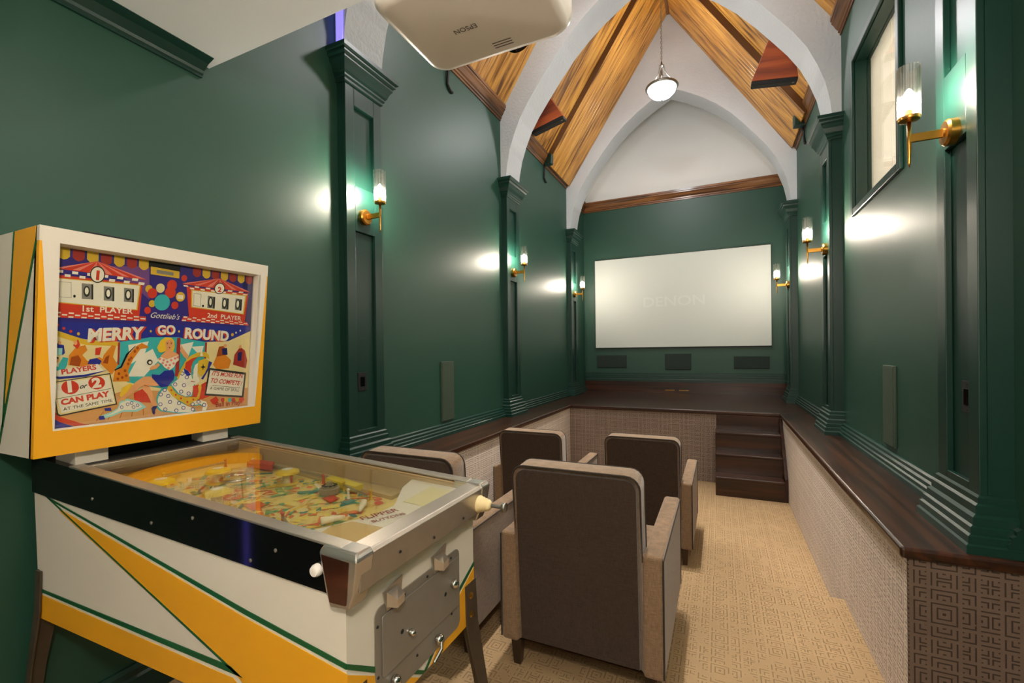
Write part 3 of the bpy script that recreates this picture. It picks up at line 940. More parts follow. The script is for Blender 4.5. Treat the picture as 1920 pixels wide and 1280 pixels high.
# printed backglass: ('p', colour, layer, [x, z, x, z ... in 0.1 mm]) areas, ('t', words, colour, layer, baseline start, end, height factor, boldness, slant)
ART = [
('p','3b2f8c',0,[0,0,6300,0,6300,5800,0,5800]),
('p','7a4f96',1,[1159,5353,2442,5555,2490,4347,1861,4948]),
('p','23256e',1,[5838,5777,6300,5800,6300,3455,5978,3708]),
('p','e0b93a',2,[30,5800,30,5500,100,5420,175,5390,250,5420,320,5500,320,5800]),
('p','a93530',2,[380,5800,380,5500,450,5420,525,5390,600,5420,670,5500,670,5800]),
('p','e0b93a',2,[730,5800,730,5500,800,5420,875,5390,950,5420,1020,5500,1020,5800]),
('p','a93530',2,[1080,5800,1080,5500,1150,5420,1225,5390,1300,5420,1370,5500,1370,5800]),
('p','e0b93a',2,[1430,5800,1430,5500,1500,5420,1575,5390,1650,5420,1720,5500,1720,5800]),
('p','a93530',2,[1780,5800,1780,5500,1850,5420,1925,5390,2000,5420,2070,5500,2070,5800]),
('p','e0b93a',2,[2130,5800,2130,5500,2200,5420,2275,5390,2350,5420,2420,5500,2420,5800]),
('p','a93530',2,[2480,5800,2480,5500,2550,5420,2625,5390,2700,5420,2770,5500,2770,5800]),
('p','e0b93a',2,[2830,5800,2830,5500,2900,5420,2975,5390,3050,5420,3120,5500,3120,5800]),
('p','a93530',2,[3880,5800,3880,5500,3950,5420,4025,5390,4100,5420,4170,5500,4170,5800]),
('p','e0b93a',2,[4230,5800,4230,5500,4300,5420,4375,5390,4450,5420,4520,5500,4520,5800]),
('p','a93530',2,[4580,5800,4580,5500,4650,5420,4725,5390,4800,5420,4870,5500,4870,5800]),
('p','e0b93a',2,[4930,5800,4930,5500,5000,5420,5075,5390,5150,5420,5220,5500,5220,5800]),
('p','a93530',2,[5280,5800,5280,5500,5350,5420,5425,5390,5500,5420,5570,5500,5570,5800]),
('p','e0b93a',2,[5630,5800,5630,5500,5700,5420,5775,5390,5850,5420,5920,5500,5920,5800]),
('p','a93530',2,[5980,5800,5980,5500,6050,5420,6125,5390,6200,5420,6270,5500,6270,5800]),
('p','1a1418',3,[2419,5785,3439,5772,3440,5494,2423,5536]),
('p','e0b93a',4,[2487,5563,3411,5522,3412,5262,2491,5283]),
('p','8d8a88',5,[2671,5476,3214,5458,3215,5330,2672,5342]),
('p','d5402e',3,[12,5079,990,5482,2391,5053]),
('p','e8867c',4,[990,5482,11,5105,163,5104]),
('p','e8867c',4,[990,5482,397,5102,556,5100]),
('p','e8867c',4,[990,5482,801,5098,969,5096]),
('p','e8867c',4,[990,5482,1227,5094,1403,5092]),
('p','e8867c',4,[990,5482,1674,5090,1860,5088]),
('p','e8867c',4,[990,5482,2145,5086,2341,5084]),
('p','efe9df',5,[30,5052,169,5053,170,4966,33,4966]),
('p','efe9df',5,[206,4939,345,4940,345,4853,207,4853]),
('p','efe9df',5,[381,5054,526,5055,524,4968,381,4967]),
('p','efe9df',5,[560,4941,706,4941,702,4854,557,4854]),
('p','efe9df',5,[748,5057,899,5058,894,4970,744,4969]),
('p','efe9df',5,[930,4942,1082,4943,1074,4855,923,4855]),
('p','efe9df',5,[1132,5059,1290,5060,1280,4972,1123,4971]),
('p','efe9df',5,[1317,4944,1476,4945,1464,4856,1306,4856]),
('p','efe9df',5,[1534,5062,1700,5063,1685,4974,1521,4973]),
('p','efe9df',5,[1722,4946,1889,4946,1872,4857,1707,4857]),
('p','efe9df',5,[1955,5065,2129,5066,2109,4976,1937,4975]),
('p','efe9df',5,[2146,4948,2322,4948,2300,4858,2126,4858]),
('p','d5402e',3,[19,4892,2261,4890,2199,3723,24,3720]),
('p','e0b93a',5,[8,4797,2205,4860,2134,3940,8,4018]),
('p','efe9df',6,[38,4775,2168,4825,2097,3966,36,4047]),
('p','d5402e',4,[14,3745,2397,3736,2412,3566,0,3556]),
('p','efe9df',6,[28,3737,147,3737,143,3689,24,3689]),
('p','efe9df',6,[17,3611,137,3612,133,3564,13,3564]),
('p','efe9df',6,[173,3674,295,3674,291,3627,169,3627]),
('p','efe9df',6,[330,3736,454,3736,451,3689,327,3689]),
('p','efe9df',6,[321,3612,446,3612,443,3565,318,3565]),
('p','efe9df',6,[482,3674,609,3674,606,3627,479,3627]),
('p','efe9df',6,[644,3735,773,3735,771,3688,641,3689]),
('p','efe9df',6,[638,3612,768,3613,766,3566,635,3566]),
('p','efe9df',6,[803,3674,935,3674,934,3628,801,3627]),
('p','efe9df',6,[970,3734,1104,3734,1103,3688,969,3688]),
('p','efe9df',6,[967,3613,1102,3613,1101,3568,965,3567]),
('p','efe9df',6,[1137,3673,1275,3673,1274,3628,1136,3628]),
('p','efe9df',6,[1310,3733,1450,3733,1450,3687,1310,3688]),
('p','efe9df',6,[1309,3614,1450,3614,1451,3569,1309,3568]),
('p','efe9df',6,[1485,3673,1629,3673,1630,3628,1486,3628]),
('p','efe9df',6,[1664,3732,1809,3731,1811,3687,1665,3687]),
('p','efe9df',6,[1666,3614,1813,3615,1815,3570,1667,3570]),
('p','efe9df',6,[1848,3673,1998,3673,2000,3629,1850,3629]),
('p','efe9df',6,[2032,3731,2184,3730,2187,3686,2035,3687]),
('p','efe9df',6,[2039,3615,2192,3615,2195,3572,2041,3571]),
('p','efe9df',6,[2227,3673,2383,3673,2387,3629,2230,3629]),
('p','8d8a88',7,[80,4687,365,4700,382,4202,97,4198]),
('p','efe9df',8,[90,4675,355,4685,371,4214,106,4212]),
('p','8d8a88',7,[614,4706,904,4703,918,4202,630,4200]),
('p','3a3838',8,[856,4697,904,4703,918,4202,870,4198]),
('p','3a3838',8,[828,4463,825,4401,812,4345,791,4303,764,4279,735,4276,707,4294,684,4331,668,4383,661,4443,664,4505,677,4560,698,4603,724,4628,753,4632,781,4614,805,4576,821,4524]),
('p','efe9df',9,[791,4473,789,4432,782,4396,770,4368,755,4353,739,4351,723,4363,710,4388,701,4422,697,4461,699,4502,706,4538,717,4566,732,4581,748,4583,764,4571,778,4547,787,4512]),
('p','8d8a88',7,[1176,4682,1457,4675,1468,4201,1189,4202]),
('p','3a3838',8,[1406,4668,1457,4675,1468,4201,1417,4196]),
('p','3a3838',8,[1389,4450,1385,4386,1370,4329,1348,4285,1319,4260,1288,4257,1259,4276,1234,4314,1217,4368,1210,4430,1214,4494,1228,4551,1250,4595,1279,4621,1310,4625,1340,4606,1365,4568,1382,4513]),
('p','efe9df',9,[1349,4460,1347,4418,1339,4381,1326,4353,1310,4337,1293,4335,1276,4347,1262,4373,1253,4408,1249,4449,1251,4490,1258,4528,1271,4556,1287,4573,1304,4575,1321,4562,1335,4537,1345,4501]),
('p','8d8a88',7,[1724,4694,2011,4685,2019,4211,1733,4212]),
('p','3a3838',8,[1957,4678,2011,4685,2019,4211,1965,4206]),
('p','3a3838',8,[1942,4462,1938,4395,1922,4336,1898,4291,1867,4265,1834,4262,1803,4281,1777,4321,1759,4376,1752,4441,1757,4506,1772,4565,1796,4611,1827,4637,1860,4641,1891,4622,1918,4582,1935,4527]),
('p','efe9df',9,[1900,4472,1898,4428,1889,4390,1875,4360,1858,4344,1840,4342,1822,4355,1807,4381,1797,4418,1793,4460,1796,4503,1804,4541,1818,4571,1835,4588,1854,4590,1871,4577,1886,4551,1896,4514]),
('p','1a1418',8,[480,4266,479,4250,474,4235,466,4224,456,4217,446,4216,436,4220,428,4230,422,4244,420,4260,421,4276,426,4291,433,4302,443,4309,453,4310,463,4305,472,4296,478,4282]),
('p','3a3838',9,[1199,5072,1190,4972,1158,4881,1107,4810,1044,4768,976,4759,912,4784,859,4839,824,4918,809,5012,818,5110,849,5200,898,5271,961,5315,1028,5327,1094,5304,1148,5249,1185,5168]),
('p','efe9df',10,[1172,5067,1164,4983,1136,4906,1092,4845,1038,4809,979,4801,924,4822,879,4869,848,4936,836,5016,843,5099,870,5176,913,5237,966,5274,1025,5284,1081,5264,1128,5217,1159,5149]),
('t','1','d5402e',11,963,4880,1045,4877,1,0.05,0),
('t','1st  PLAYER','efe9df',7,658,3795,2003,3805,1,0.02,0),
('p','d5402e',3,[3520,5057,4884,5474,6208,5043]),
('p','e8867c',4,[4884,5474,3520,5090,3694,5089]),
('p','e8867c',4,[4884,5474,3959,5088,4141,5087]),
('p','e8867c',4,[4884,5474,4419,5086,4609,5086]),
('p','e8867c',4,[4884,5474,4900,5085,5099,5084]),
('p','e8867c',4,[4884,5474,5405,5083,5613,5082]),
('p','e8867c',4,[4884,5474,5934,5081,6153,5081]),
('p','efe9df',5,[3558,5034,3715,5034,3738,4978,3585,4979]),
('p','efe9df',5,[3783,4960,3937,4960,3954,4902,3805,4904]),
('p','efe9df',5,[3955,5035,4118,5035,4129,4977,3971,4977]),
('p','efe9df',5,[4172,4958,4333,4958,4338,4898,4183,4900]),
('p','efe9df',5,[4368,5036,4538,5036,4537,4976,4372,4976]),
('p','efe9df',5,[4577,4956,4744,4955,4737,4894,4575,4896]),
('p','efe9df',5,[4798,5037,4975,5037,4961,4974,4789,4975]),
('p','efe9df',5,[4999,4954,5173,4953,5151,4890,4983,4891]),
('p','efe9df',5,[5247,5038,5432,5038,5403,4973,5224,4973]),
('p','efe9df',5,[5439,4952,5620,4951,5583,4885,5408,4887]),
('p','efe9df',5,[5716,5039,5909,5039,5864,4971,5677,4972]),
('p','efe9df',5,[5897,4950,6086,4949,6033,4880,5851,4882]),
('p','d5402e',3,[3680,4996,6114,4987,6023,3711,3805,3831]),
('p','e0b93a',5,[3841,4885,6039,4905,5967,4056,3864,4191]),
('p','efe9df',6,[3886,4857,5983,4862,5913,4088,3908,4228]),
('p','d5402e',4,[3610,3834,6114,3733,6212,3586,3539,3638]),
('p','efe9df',6,[3623,3825,3751,3820,3735,3771,3605,3775]),
('p','efe9df',6,[3576,3695,3709,3692,3694,3643,3559,3646]),
('p','efe9df',6,[3763,3755,3896,3750,3883,3702,3748,3706]),
('p','efe9df',6,[3946,3812,4079,3807,4068,3760,3934,3764]),
('p','efe9df',6,[3913,3686,4050,3683,4040,3636,3900,3639]),
('p','efe9df',6,[4099,3744,4236,3740,4228,3693,4088,3697]),
('p','efe9df',6,[4281,3799,4418,3794,4412,3748,4273,3753]),
('p','efe9df',6,[4261,3678,4404,3674,4398,3629,4253,3632]),
('p','efe9df',6,[4446,3733,4588,3728,4586,3684,4441,3687]),
('p','efe9df',6,[4627,3786,4769,3780,4769,3736,4625,3741]),
('p','efe9df',6,[4622,3669,4769,3665,4770,3621,4619,3624]),
('p','efe9df',6,[4806,3721,4953,3717,4956,3674,4807,3678]),
('p','efe9df',6,[4985,3772,5132,3766,5138,3724,4989,3729]),
('p','efe9df',6,[4995,3659,5149,3655,5155,3613,4999,3616]),
('p','efe9df',6,[5178,3709,5331,3705,5341,3663,5185,3667]),
('p','efe9df',6,[5356,3757,5508,3751,5521,3711,5366,3716]),
('p','efe9df',6,[5383,3649,5543,3645,5556,3605,5394,3608]),
('p','efe9df',6,[5565,3697,5723,3692,5740,3653,5578,3657]),
('p','efe9df',6,[5740,3742,5898,3736,5918,3698,5758,3703]),
('p','efe9df',6,[5786,3639,5952,3635,5972,3596,5804,3600]),
('p','efe9df',6,[5965,3684,6130,3679,6154,3642,5987,3646]),
('p','8d8a88',7,[3938,4756,4211,4754,4209,4254,3938,4263]),
('p','efe9df',8,[3953,4741,4195,4735,4194,4269,3953,4281]),
('p','8d8a88',7,[4459,4714,4746,4694,4742,4215,4456,4225]),
('p','3a3838',8,[4673,4686,4746,4694,4742,4215,4670,4209]),
('p','3a3838',8,[4664,4472,4657,4396,4640,4328,4614,4277,4583,4248,4550,4245,4519,4268,4494,4315,4478,4379,4473,4454,4479,4529,4496,4597,4522,4649,4553,4679,4586,4682,4617,4659,4642,4612,4658,4547]),
('p','efe9df',9,[4616,4484,4613,4435,4604,4391,4591,4357,4575,4339,4559,4337,4543,4353,4531,4384,4523,4426,4521,4475,4524,4525,4532,4569,4545,4602,4561,4621,4577,4623,4593,4607,4605,4576,4613,4534]),
('p','8d8a88',7,[5025,4706,5294,4682,5287,4217,5019,4230]),
('p','3a3838',8,[5217,4674,5294,4682,5287,4217,5211,4211]),
('p','3a3838',8,[5223,4469,5216,4391,5197,4321,5170,4268,5137,4239,5102,4236,5069,4260,5043,4308,5027,4374,5022,4450,5029,4528,5047,4598,5074,4651,5107,4681,5142,4685,5175,4661,5201,4613,5218,4546]),
('p','efe9df',9,[5172,4482,5169,4431,5159,4385,5146,4351,5129,4332,5112,4331,5095,4347,5082,4379,5074,4422,5072,4472,5075,4523,5085,4568,5098,4603,5115,4622,5133,4624,5149,4608,5162,4576,5170,4532]),
('p','8d8a88',7,[5570,4728,5854,4704,5844,4217,5562,4231]),
('p','3a3838',8,[5773,4695,5854,4704,5844,4217,5764,4211]),
('p','3a3838',8,[5778,4480,5770,4400,5750,4329,5721,4274,5686,4244,5649,4241,5615,4266,5588,4315,5571,4383,5566,4461,5574,4541,5593,4612,5622,4667,5657,4698,5694,4702,5728,4678,5756,4628,5773,4560]),
('p','efe9df',9,[5725,4493,5721,4441,5711,4395,5696,4359,5678,4340,5660,4338,5643,4355,5630,4387,5621,4432,5619,4484,5623,4536,5633,4582,5648,4618,5665,4637,5684,4639,5701,4623,5714,4590,5723,4545]),
('p','1a1418',8,[4332,4290,4330,4273,4323,4257,4313,4245,4300,4238,4287,4237,4274,4241,4264,4252,4257,4266,4255,4283,4257,4300,4264,4316,4274,4328,4287,4335,4300,4336,4313,4331,4323,4321,4330,4307]),
('p','3a3838',9,[5113,5083,5098,5001,5060,4925,5001,4866,4931,4830,4857,4822,4788,4841,4732,4887,4696,4952,4684,5030,4697,5112,4735,5187,4791,5246,4861,5284,4936,5294,5006,5275,5063,5230,5100,5163]),
('p','efe9df',10,[5079,5079,5067,5009,5034,4945,4985,4894,4926,4863,4863,4856,4804,4873,4757,4912,4727,4968,4716,5034,4728,5104,4759,5168,4807,5218,4867,5250,4930,5258,4989,5242,5037,5204,5069,5147]),
('t','2','d5402e',11,4821,4926,4969,4918,1,0.05,0),
('t','2nd  PLAYER','efe9df',7,4470,3842,5854,3790,1,0.02,0),
('p','e0b93a',3,[2562,4760,2556,4712,2537,4668,2509,4634,2473,4614,2436,4609,2400,4622,2371,4649,2352,4688,2345,4734,2351,4781,2369,4825,2397,4859,2432,4880,2470,4885,2506,4873,2535,4846,2555,4807]),
('p','d5402e',3,[2713,4616,2705,4552,2680,4493,2640,4448,2592,4421,2540,4416,2492,4432,2453,4469,2426,4521,2417,4582,2425,4646,2449,4704,2488,4750,2536,4777,2587,4784,2636,4768,2677,4731,2704,4679]),
('p','ead9a6',3,[2951,4832,2943,4772,2919,4717,2882,4674,2836,4648,2788,4643,2743,4658,2705,4692,2681,4740,2672,4797,2680,4856,2703,4911,2739,4954,2784,4980,2833,4987,2879,4972,2917,4939,2942,4890]),
('p','d5402e',3,[3350,4994,3340,4924,3311,4860,3267,4810,3212,4780,3155,4773,3101,4790,3057,4829,3028,4885,3018,4951,3027,5020,3055,5083,3098,5134,3152,5165,3210,5173,3265,5157,3310,5118,3339,5062]),
('p','d5402e',3,[3316,4709,3306,4634,3274,4566,3227,4513,3168,4482,3106,4475,3048,4494,3001,4536,2970,4597,2959,4668,2969,4742,2999,4809,3046,4862,3103,4895,3166,4903,3224,4885,3273,4843,3305,4782]),
('p','e0b93a',3,[2672,4227,2666,4182,2649,4141,2622,4110,2588,4092,2552,4089,2519,4101,2491,4128,2473,4165,2466,4208,2472,4253,2489,4293,2516,4324,2549,4343,2585,4347,2619,4335,2647,4308,2665,4271]),
('p','43b9c4',3,[3138,4318,3124,4212,3079,4116,3012,4043,2929,4000,2841,3993,2759,4022,2692,4083,2649,4169,2633,4269,2646,4373,2688,4467,2754,4542,2835,4587,2923,4597,3007,4570,3076,4509,3122,4421]),
('p','e0b93a',3,[3637,4584,3627,4519,3600,4460,3558,4415,3507,4388,3453,4383,3402,4399,3361,4436,3334,4489,3324,4550,3333,4614,3359,4672,3400,4718,3451,4746,3506,4752,3557,4736,3599,4700,3627,4647]),
('p','d5402e',3,[3424,4233,3417,4184,3396,4139,3365,4104,3326,4084,3285,4081,3247,4095,3215,4124,3195,4164,3187,4212,3194,4261,3214,4306,3245,4340,3283,4361,3325,4365,3363,4352,3395,4323,3416,4282]),
('p','d5402e',3,[2540,3972,2534,3928,2517,3888,2490,3857,2457,3840,2422,3837,2389,3850,2362,3876,2344,3913,2337,3956,2343,4000,2360,4040,2386,4070,2419,4088,2454,4092,2487,4079,2515,4053,2533,4016]),
('p','d5402e',3,[3686,5309,3680,5266,3663,5227,3635,5195,3602,5176,3567,5171,3534,5181,3507,5205,3490,5239,3484,5280,3490,5323,3507,5362,3534,5394,3567,5413,3602,5418,3635,5409,3662,5385,3680,5351]),
('p','efe9df',4,[3373,4636,3572,4633,3572,4472,3373,4484]),
('p','2f35a0',2,[0,3439,1657,3437,3937,3476,6300,3547,6300,3321,6289,3346,5353,2883,4464,2835,3436,3006,2571,2985,1670,2808,748,2873,5,3106,0,3184]),
('p','ead9a6',5,[0,3184,5,3106,748,2873,1670,2808,2571,2985,3436,3006,4464,2835,5353,2883,6289,3346,6300,0,0,0]),
('p','e0b93a',6,[0,3171,748,2860,1614,2793,1617,2660,754,2687,0,2994]),
('p','43b9c4',6,[1670,2808,2571,2985,3436,3006,4464,2835,4537,2233,3582,877,1930,1365,1467,1870,1682,2277]),
('p','efe9df',7,[1904,2698,2510,2836,2392,2338,1976,1990]),
('p','efe9df',7,[2210,2268,2640,2556,2838,2111,2404,1547,1926,1573]),
('p','efe9df',7,[3507,2712,4010,2836,3792,2088]),
('p','efe9df',7,[3936,2637,4386,2680,4308,2236]),
('p','a93530',8,[1614,2793,1671,2794,1671,2000,1614,2002]),
('p','a93530',8,[3422,2983,3534,2985,3511,1485,3401,1492]),
('p','a93530',8,[4433,2818,4510,2820,4505,2072,4429,2074]),
('t','MERRY','d5402e',8,864,2782,2477,2938,1.2,0.05,0.15),
('t','MERRY','efe9df',9,801,2807,2396,2951,1.2,0.045,0.15),
('t','GO','d5402e',8,2711,3063,3297,3096,1.25,0.05,0),
('t','GO','efe9df',9,2776,3095,3366,3129,1.25,0.045,0),
('t','ROUND','d5402e',8,3633,2980,5285,2864,1.2,0.05,0),
('t','ROUND','efe9df',9,3676,2996,5353,2900,1.2,0.045,0),
('p','e0b93a',9,[2588,3209,2586,3193,2581,3180,2572,3169,2562,3164,2551,3163,2540,3168,2532,3178,2526,3191,2524,3206,2526,3222,2531,3235,2539,3246,2550,3251,2561,3252,2571,3247,2580,3237,2585,3224]),
('p','e0b93a',9,[3512,3235,3510,3219,3504,3205,3495,3194,3483,3188,3471,3187,3460,3193,3450,3203,3444,3217,3442,3233,3444,3249,3450,3263,3459,3274,3471,3280,3483,3280,3494,3275,3504,3265,3510,3251]),
('p','d5402e',9,[115,3323,113,3308,107,3294,97,3283,85,3277,72,3277,59,3282,49,3291,42,3304,39,3320,41,3335,47,3349,56,3360,69,3366,82,3366,94,3362,105,3352,112,3339]),
('p','d5402e',9,[263,3220,261,3204,255,3190,245,3180,232,3174,219,3173,206,3178,196,3188,189,3201,186,3217,187,3232,194,3246,203,3257,216,3263,229,3263,242,3259,253,3249,260,3235]),
('p','d5402e',9,[428,3128,426,3113,419,3099,409,3088,396,3082,383,3082,370,3087,359,3096,352,3110,349,3126,351,3141,357,3155,367,3166,380,3172,393,3172,406,3167,417,3158,425,3144]),
('p','e0b93a',9,[610,3056,608,3037,603,3021,594,3009,582,3002,570,3002,559,3008,549,3020,542,3035,540,3053,541,3071,547,3087,556,3100,567,3106,579,3107,591,3101,601,3089,607,3074]),
('p','e0b93a',9,[5571,3163,5567,3139,5556,3118,5539,3102,5520,3093,5499,3093,5479,3101,5464,3116,5454,3136,5450,3159,5454,3183,5465,3204,5481,3220,5501,3229,5522,3230,5541,3222,5557,3207,5567,3187]),
('p','efe9df',9,[5694,3254,5692,3239,5685,3226,5676,3216,5664,3210,5652,3210,5641,3215,5632,3224,5626,3237,5624,3252,5626,3267,5633,3280,5642,3290,5654,3296,5666,3296,5677,3291,5686,3282,5692,3269]),
('p','efe9df',9,[5872,3348,5870,3333,5863,3320,5854,3309,5842,3304,5830,3303,5818,3308,5809,3318,5803,3331,5801,3346,5803,3361,5810,3374,5819,3384,5831,3390,5844,3391,5855,3386,5864,3376,5870,3363]),
('t',"Gottlieb's",'efe9df',6,2537,3708,3489,3683,1.2,0.004,0.45),
('p','d9a066',7,[0,678,761,804,1935,1089,4301,814,6300,810,6300,0,0,0]),
('p','d5402e',8,[0,647,199,377,784,46,961,6,590,2,206,195,0,407]),
('p','2f35a0',9,[0,395,206,195,552,2,0,0]),
('p','a8501e',8,[1086,95,1107,92,1287,389,1271,391]),
('p','a8501e',8,[1401,101,1422,97,1556,388,1540,390]),
('p','a8501e',8,[1728,106,1751,103,1835,386,1818,388]),
('p','a8501e',8,[2069,112,2093,109,2123,384,2105,387]),
('p','a8501e',8,[2424,118,2449,115,2420,383,2402,385]),
('p','a8501e',8,[2795,125,2820,122,2729,381,2710,383]),
('p','e08a28',9,[352,2041,365,2361,529,2620,754,2687,810,2521,687,2357,821,2158,1131,2285,1241,2182,981,1988,624,1981]),
('p','a8501e',10,[386,2040,416,2296,587,2358,667,2194,624,1981]),
('p','d5402e',10,[452,2684,570,2883,627,2686,556,2554]),
('p','e8a878',11,[554,2764,552,2737,545,2713,534,2695,519,2686,504,2686,489,2695,477,2712,468,2736,464,2763,466,2789,473,2813,484,2831,499,2840,514,2841,529,2832,542,2814,550,2791]),
('p','2f35a0',10,[824,2059,871,2210,1052,2253,1188,2149,1138,2030]),
('p','e08a28',9,[1164,2049,1236,2351,1447,2693,1560,2660,1485,2280,1631,2001,1472,1666]),
('p','a8501e',10,[1216,2081,1292,2283,1389,2349,1353,2044]),
('p','d5402e',10,[1016,2588,1175,2623,1129,2352,1012,2354]),
('p','2f35a0',9,[0,2838,113,2713,234,2682,267,2426,212,2363,119,2554,21,2680]),
('p','9edbe0',10,[48,2585,204,2586,197,2363,70,2364]),
('p','e8a878',10,[173,2758,172,2737,166,2717,156,2703,144,2695,131,2695,119,2702,108,2717,101,2736,98,2757,99,2779,105,2799,114,2813,127,2821,140,2821,152,2814,163,2800,170,2780]),
('p','e8a878',10,[127,2225,124,2190,114,2160,97,2138,76,2127,54,2127,32,2140,14,2162,1,2193,0,2227,0,2261,9,2291,25,2313,46,2325,69,2325,91,2313,109,2290,121,2259]),
('p','1a1418',11,[0,2277,57,2339,130,2275,112,2250,18,2252]),
('p','43b9c4',9,[5,1866,21,2064,137,2079,223,2299,345,2265,328,2042,263,1854]),
('p','efe9df',10,[5,2114,126,2111,130,1998,9,2002]),
('p','efe9df',11,[98,1862,144,1891,1084,2052,1250,1811,733,1704,152,1672,86,1675]),
('p','2f35a0',12,[0,1713,152,1672,733,1704,1385,1839,786,1637,154,1597,0,1644]),
('t','PLAYERS','d5402e',13,205,1744,1057,1873,1,0.03,0),
('p','e08a28',10,[1505,1428,1552,1798,1747,1894,1911,2344,2143,2664,2293,2774,2481,2666,2501,2593,2266,2556,2061,2200,1922,1782,1988,1396]),
('p','1a1418',11,[1552,1798,1735,1908,1899,2358,2131,2678,2095,2663,1852,2379,1700,1944,1534,1833]),
('p','a8501e',11,[1706,1688,1692,1646,1658,1637,1631,1668,1630,1716,1656,1744,1690,1732]),
('p','a8501e',11,[1805,1546,1791,1503,1758,1495,1730,1526,1729,1574,1755,1602,1790,1590]),
('p','a8501e',11,[1876,1784,1861,1741,1827,1732,1799,1764,1798,1812,1825,1841,1859,1828]),
('p','a8501e',11,[1958,2026,1944,1982,1909,1973,1881,2004,1880,2052,1907,2082,1942,2070]),
('p','a8501e',11,[2043,2236,2028,2192,1993,2181,1965,2212,1964,2261,1991,2292,2026,2280]),
('p','a8501e',11,[1681,1505,1667,1463,1634,1455,1607,1486,1606,1533,1632,1561,1666,1549]),
('p','a8501e',11,[1919,1608,1905,1566,1871,1557,1843,1589,1842,1637,1869,1665,1903,1653]),
('p','a8501e',11,[1985,2166,1970,2122,1936,2112,1907,2143,1906,2192,1934,2222,1969,2210]),
('p','a8501e',11,[2140,2470,2125,2425,2090,2414,2061,2445,2060,2495,2088,2526,2124,2515]),
('p','a8501e',11,[2217,2592,2202,2547,2166,2536,2137,2567,2136,2617,2164,2648,2200,2637]),
('p','3a3838',12,[0,1510,1426,1723,1651,609,190,390,123,448]),
('p','ead9a6',13,[0,1484,1405,1683,1605,647,206,437,149,493]),
('p','efe9df',14,[31,1432,1379,1631,1571,691,223,495]),
('p','d5402e',15,[626,1294,616,1216,580,1151,525,1105,456,1084,382,1091,313,1124,255,1179,217,1249,202,1327,211,1402,245,1467,299,1514,367,1537,440,1532,511,1500,571,1445,611,1373]),
('p','d5402e',15,[1293,1395,1282,1318,1244,1253,1186,1208,1115,1187,1038,1193,966,1226,907,1279,868,1349,853,1425,864,1500,899,1564,955,1610,1026,1633,1102,1629,1176,1598,1237,1544,1278,1473]),
('t','1','efe9df',16,364,1164,464,1174,1,0.05,0),
('t','2','efe9df',16,960,1255,1200,1282,1,0.06,0),
('t','or','1a1418',16,648,1247,847,1270,1.2,0.02,0.5),
('p','5c7a54',15,[67,970,1461,1196,1461,1176,68,951]),
('t','CAN PLAY','d5402e',16,213,753,1434,931,1,0.05,0),
('t','AT THE SAME TIME','1a1418',16,267,563,1505,725,1,0,0),
('p','9edbe0',10,[1716,702,1941,781,2296,640,2512,407,2242,267,1836,319,1506,197,1215,140,1185,254,1502,361,1665,474]),
('p','efe9df',11,[1745,645,1942,712,2267,588,2389,435,2182,343,1835,393,1505,263,1344,232,1504,315,1677,426]),
('p','2f35a0',12,[1159,257,1290,259,1336,123,1178,126]),
('p','2f35a0',12,[1294,518,1472,517,1502,395,1329,416]),
('p','2f35a0',13,[1997,570,1991,540,1972,520,1946,515,1920,526,1901,550,1893,582,1900,611,1918,632,1944,637,1970,626,1990,601]),
('p','efe9df',14,[1980,572,1975,552,1963,538,1946,535,1929,542,1916,559,1911,580,1915,600,1927,613,1944,617,1962,609,1975,593]),
('p','2f35a0',13,[2174,447,2168,417,2149,396,2123,391,2096,403,2076,428,2069,459,2075,489,2094,510,2120,515,2147,504,2167,479]),
('p','efe9df',14,[2157,449,2152,429,2140,415,2122,412,2104,419,2091,436,2086,457,2091,477,2103,491,2121,494,2138,487,2152,470]),
('p','2f35a0',13,[1827,488,1821,458,1803,438,1777,433,1752,445,1733,469,1725,500,1732,529,1750,549,1775,555,1800,544,1820,519]),
('p','efe9df',14,[1810,490,1806,470,1794,457,1777,454,1760,461,1747,477,1742,498,1746,518,1758,531,1775,534,1792,527,1805,511]),
('p','2f35a0',13,[2113,605,2106,575,2087,554,2061,549,2035,560,2015,585,2008,616,2014,647,2033,667,2059,673,2086,661,2105,637]),
('p','efe9df',14,[2095,607,2091,587,2078,573,2061,570,2043,577,2030,594,2025,615,2030,635,2042,648,2059,652,2077,644,2090,628]),
('p','2f35a0',13,[2292,502,2286,472,2266,451,2240,446,2213,457,2193,482,2185,514,2192,545,2211,565,2238,570,2265,559,2285,534]),
('p','efe9df',14,[2274,504,2270,484,2257,470,2239,467,2221,474,2208,491,2203,512,2207,532,2220,546,2238,550,2256,542,2269,525]),
('p','d5402e',11,[2113,953,2334,1080,2435,1130,2568,764,2649,550,2316,615,2141,720]),
('p','d5402e',11,[4359,1110,4582,1226,4771,614,4387,488]),
('p','43b9c4',12,[2861,898,2993,1099,3158,1055,3242,864,3601,551,3893,249,4133,126,4194,54,4133,0,3602,21,3219,117,2948,197,2840,344,2810,693]),
('p','efe9df',13,[2909,851,3043,1052,3208,1008,3293,816,3549,513,3840,293,4079,170,4139,99,4078,12,3550,65,3269,147,2996,227,2887,374,2858,646]),
('p','43b9c4',12,[3252,1165,3449,1338,3563,1679,3822,1764,4002,1530,4063,1267,4124,1101,4046,657,3822,647,3508,803,3365,1001]),
('p','efe9df',13,[3291,1187,3489,1361,3603,1703,3780,1792,3960,1558,4020,1295,4081,1130,4004,687,3781,677,3548,824,3405,1023]),
('p','43b9c4',12,[4049,383,4325,433,4576,325,4638,155,4573,0,4431,0,4448,177,4355,269,4140,246]),
('p','efe9df',13,[4049,428,4325,478,4576,371,4639,200,4573,13,4432,15,4448,222,4355,314,4140,290]),
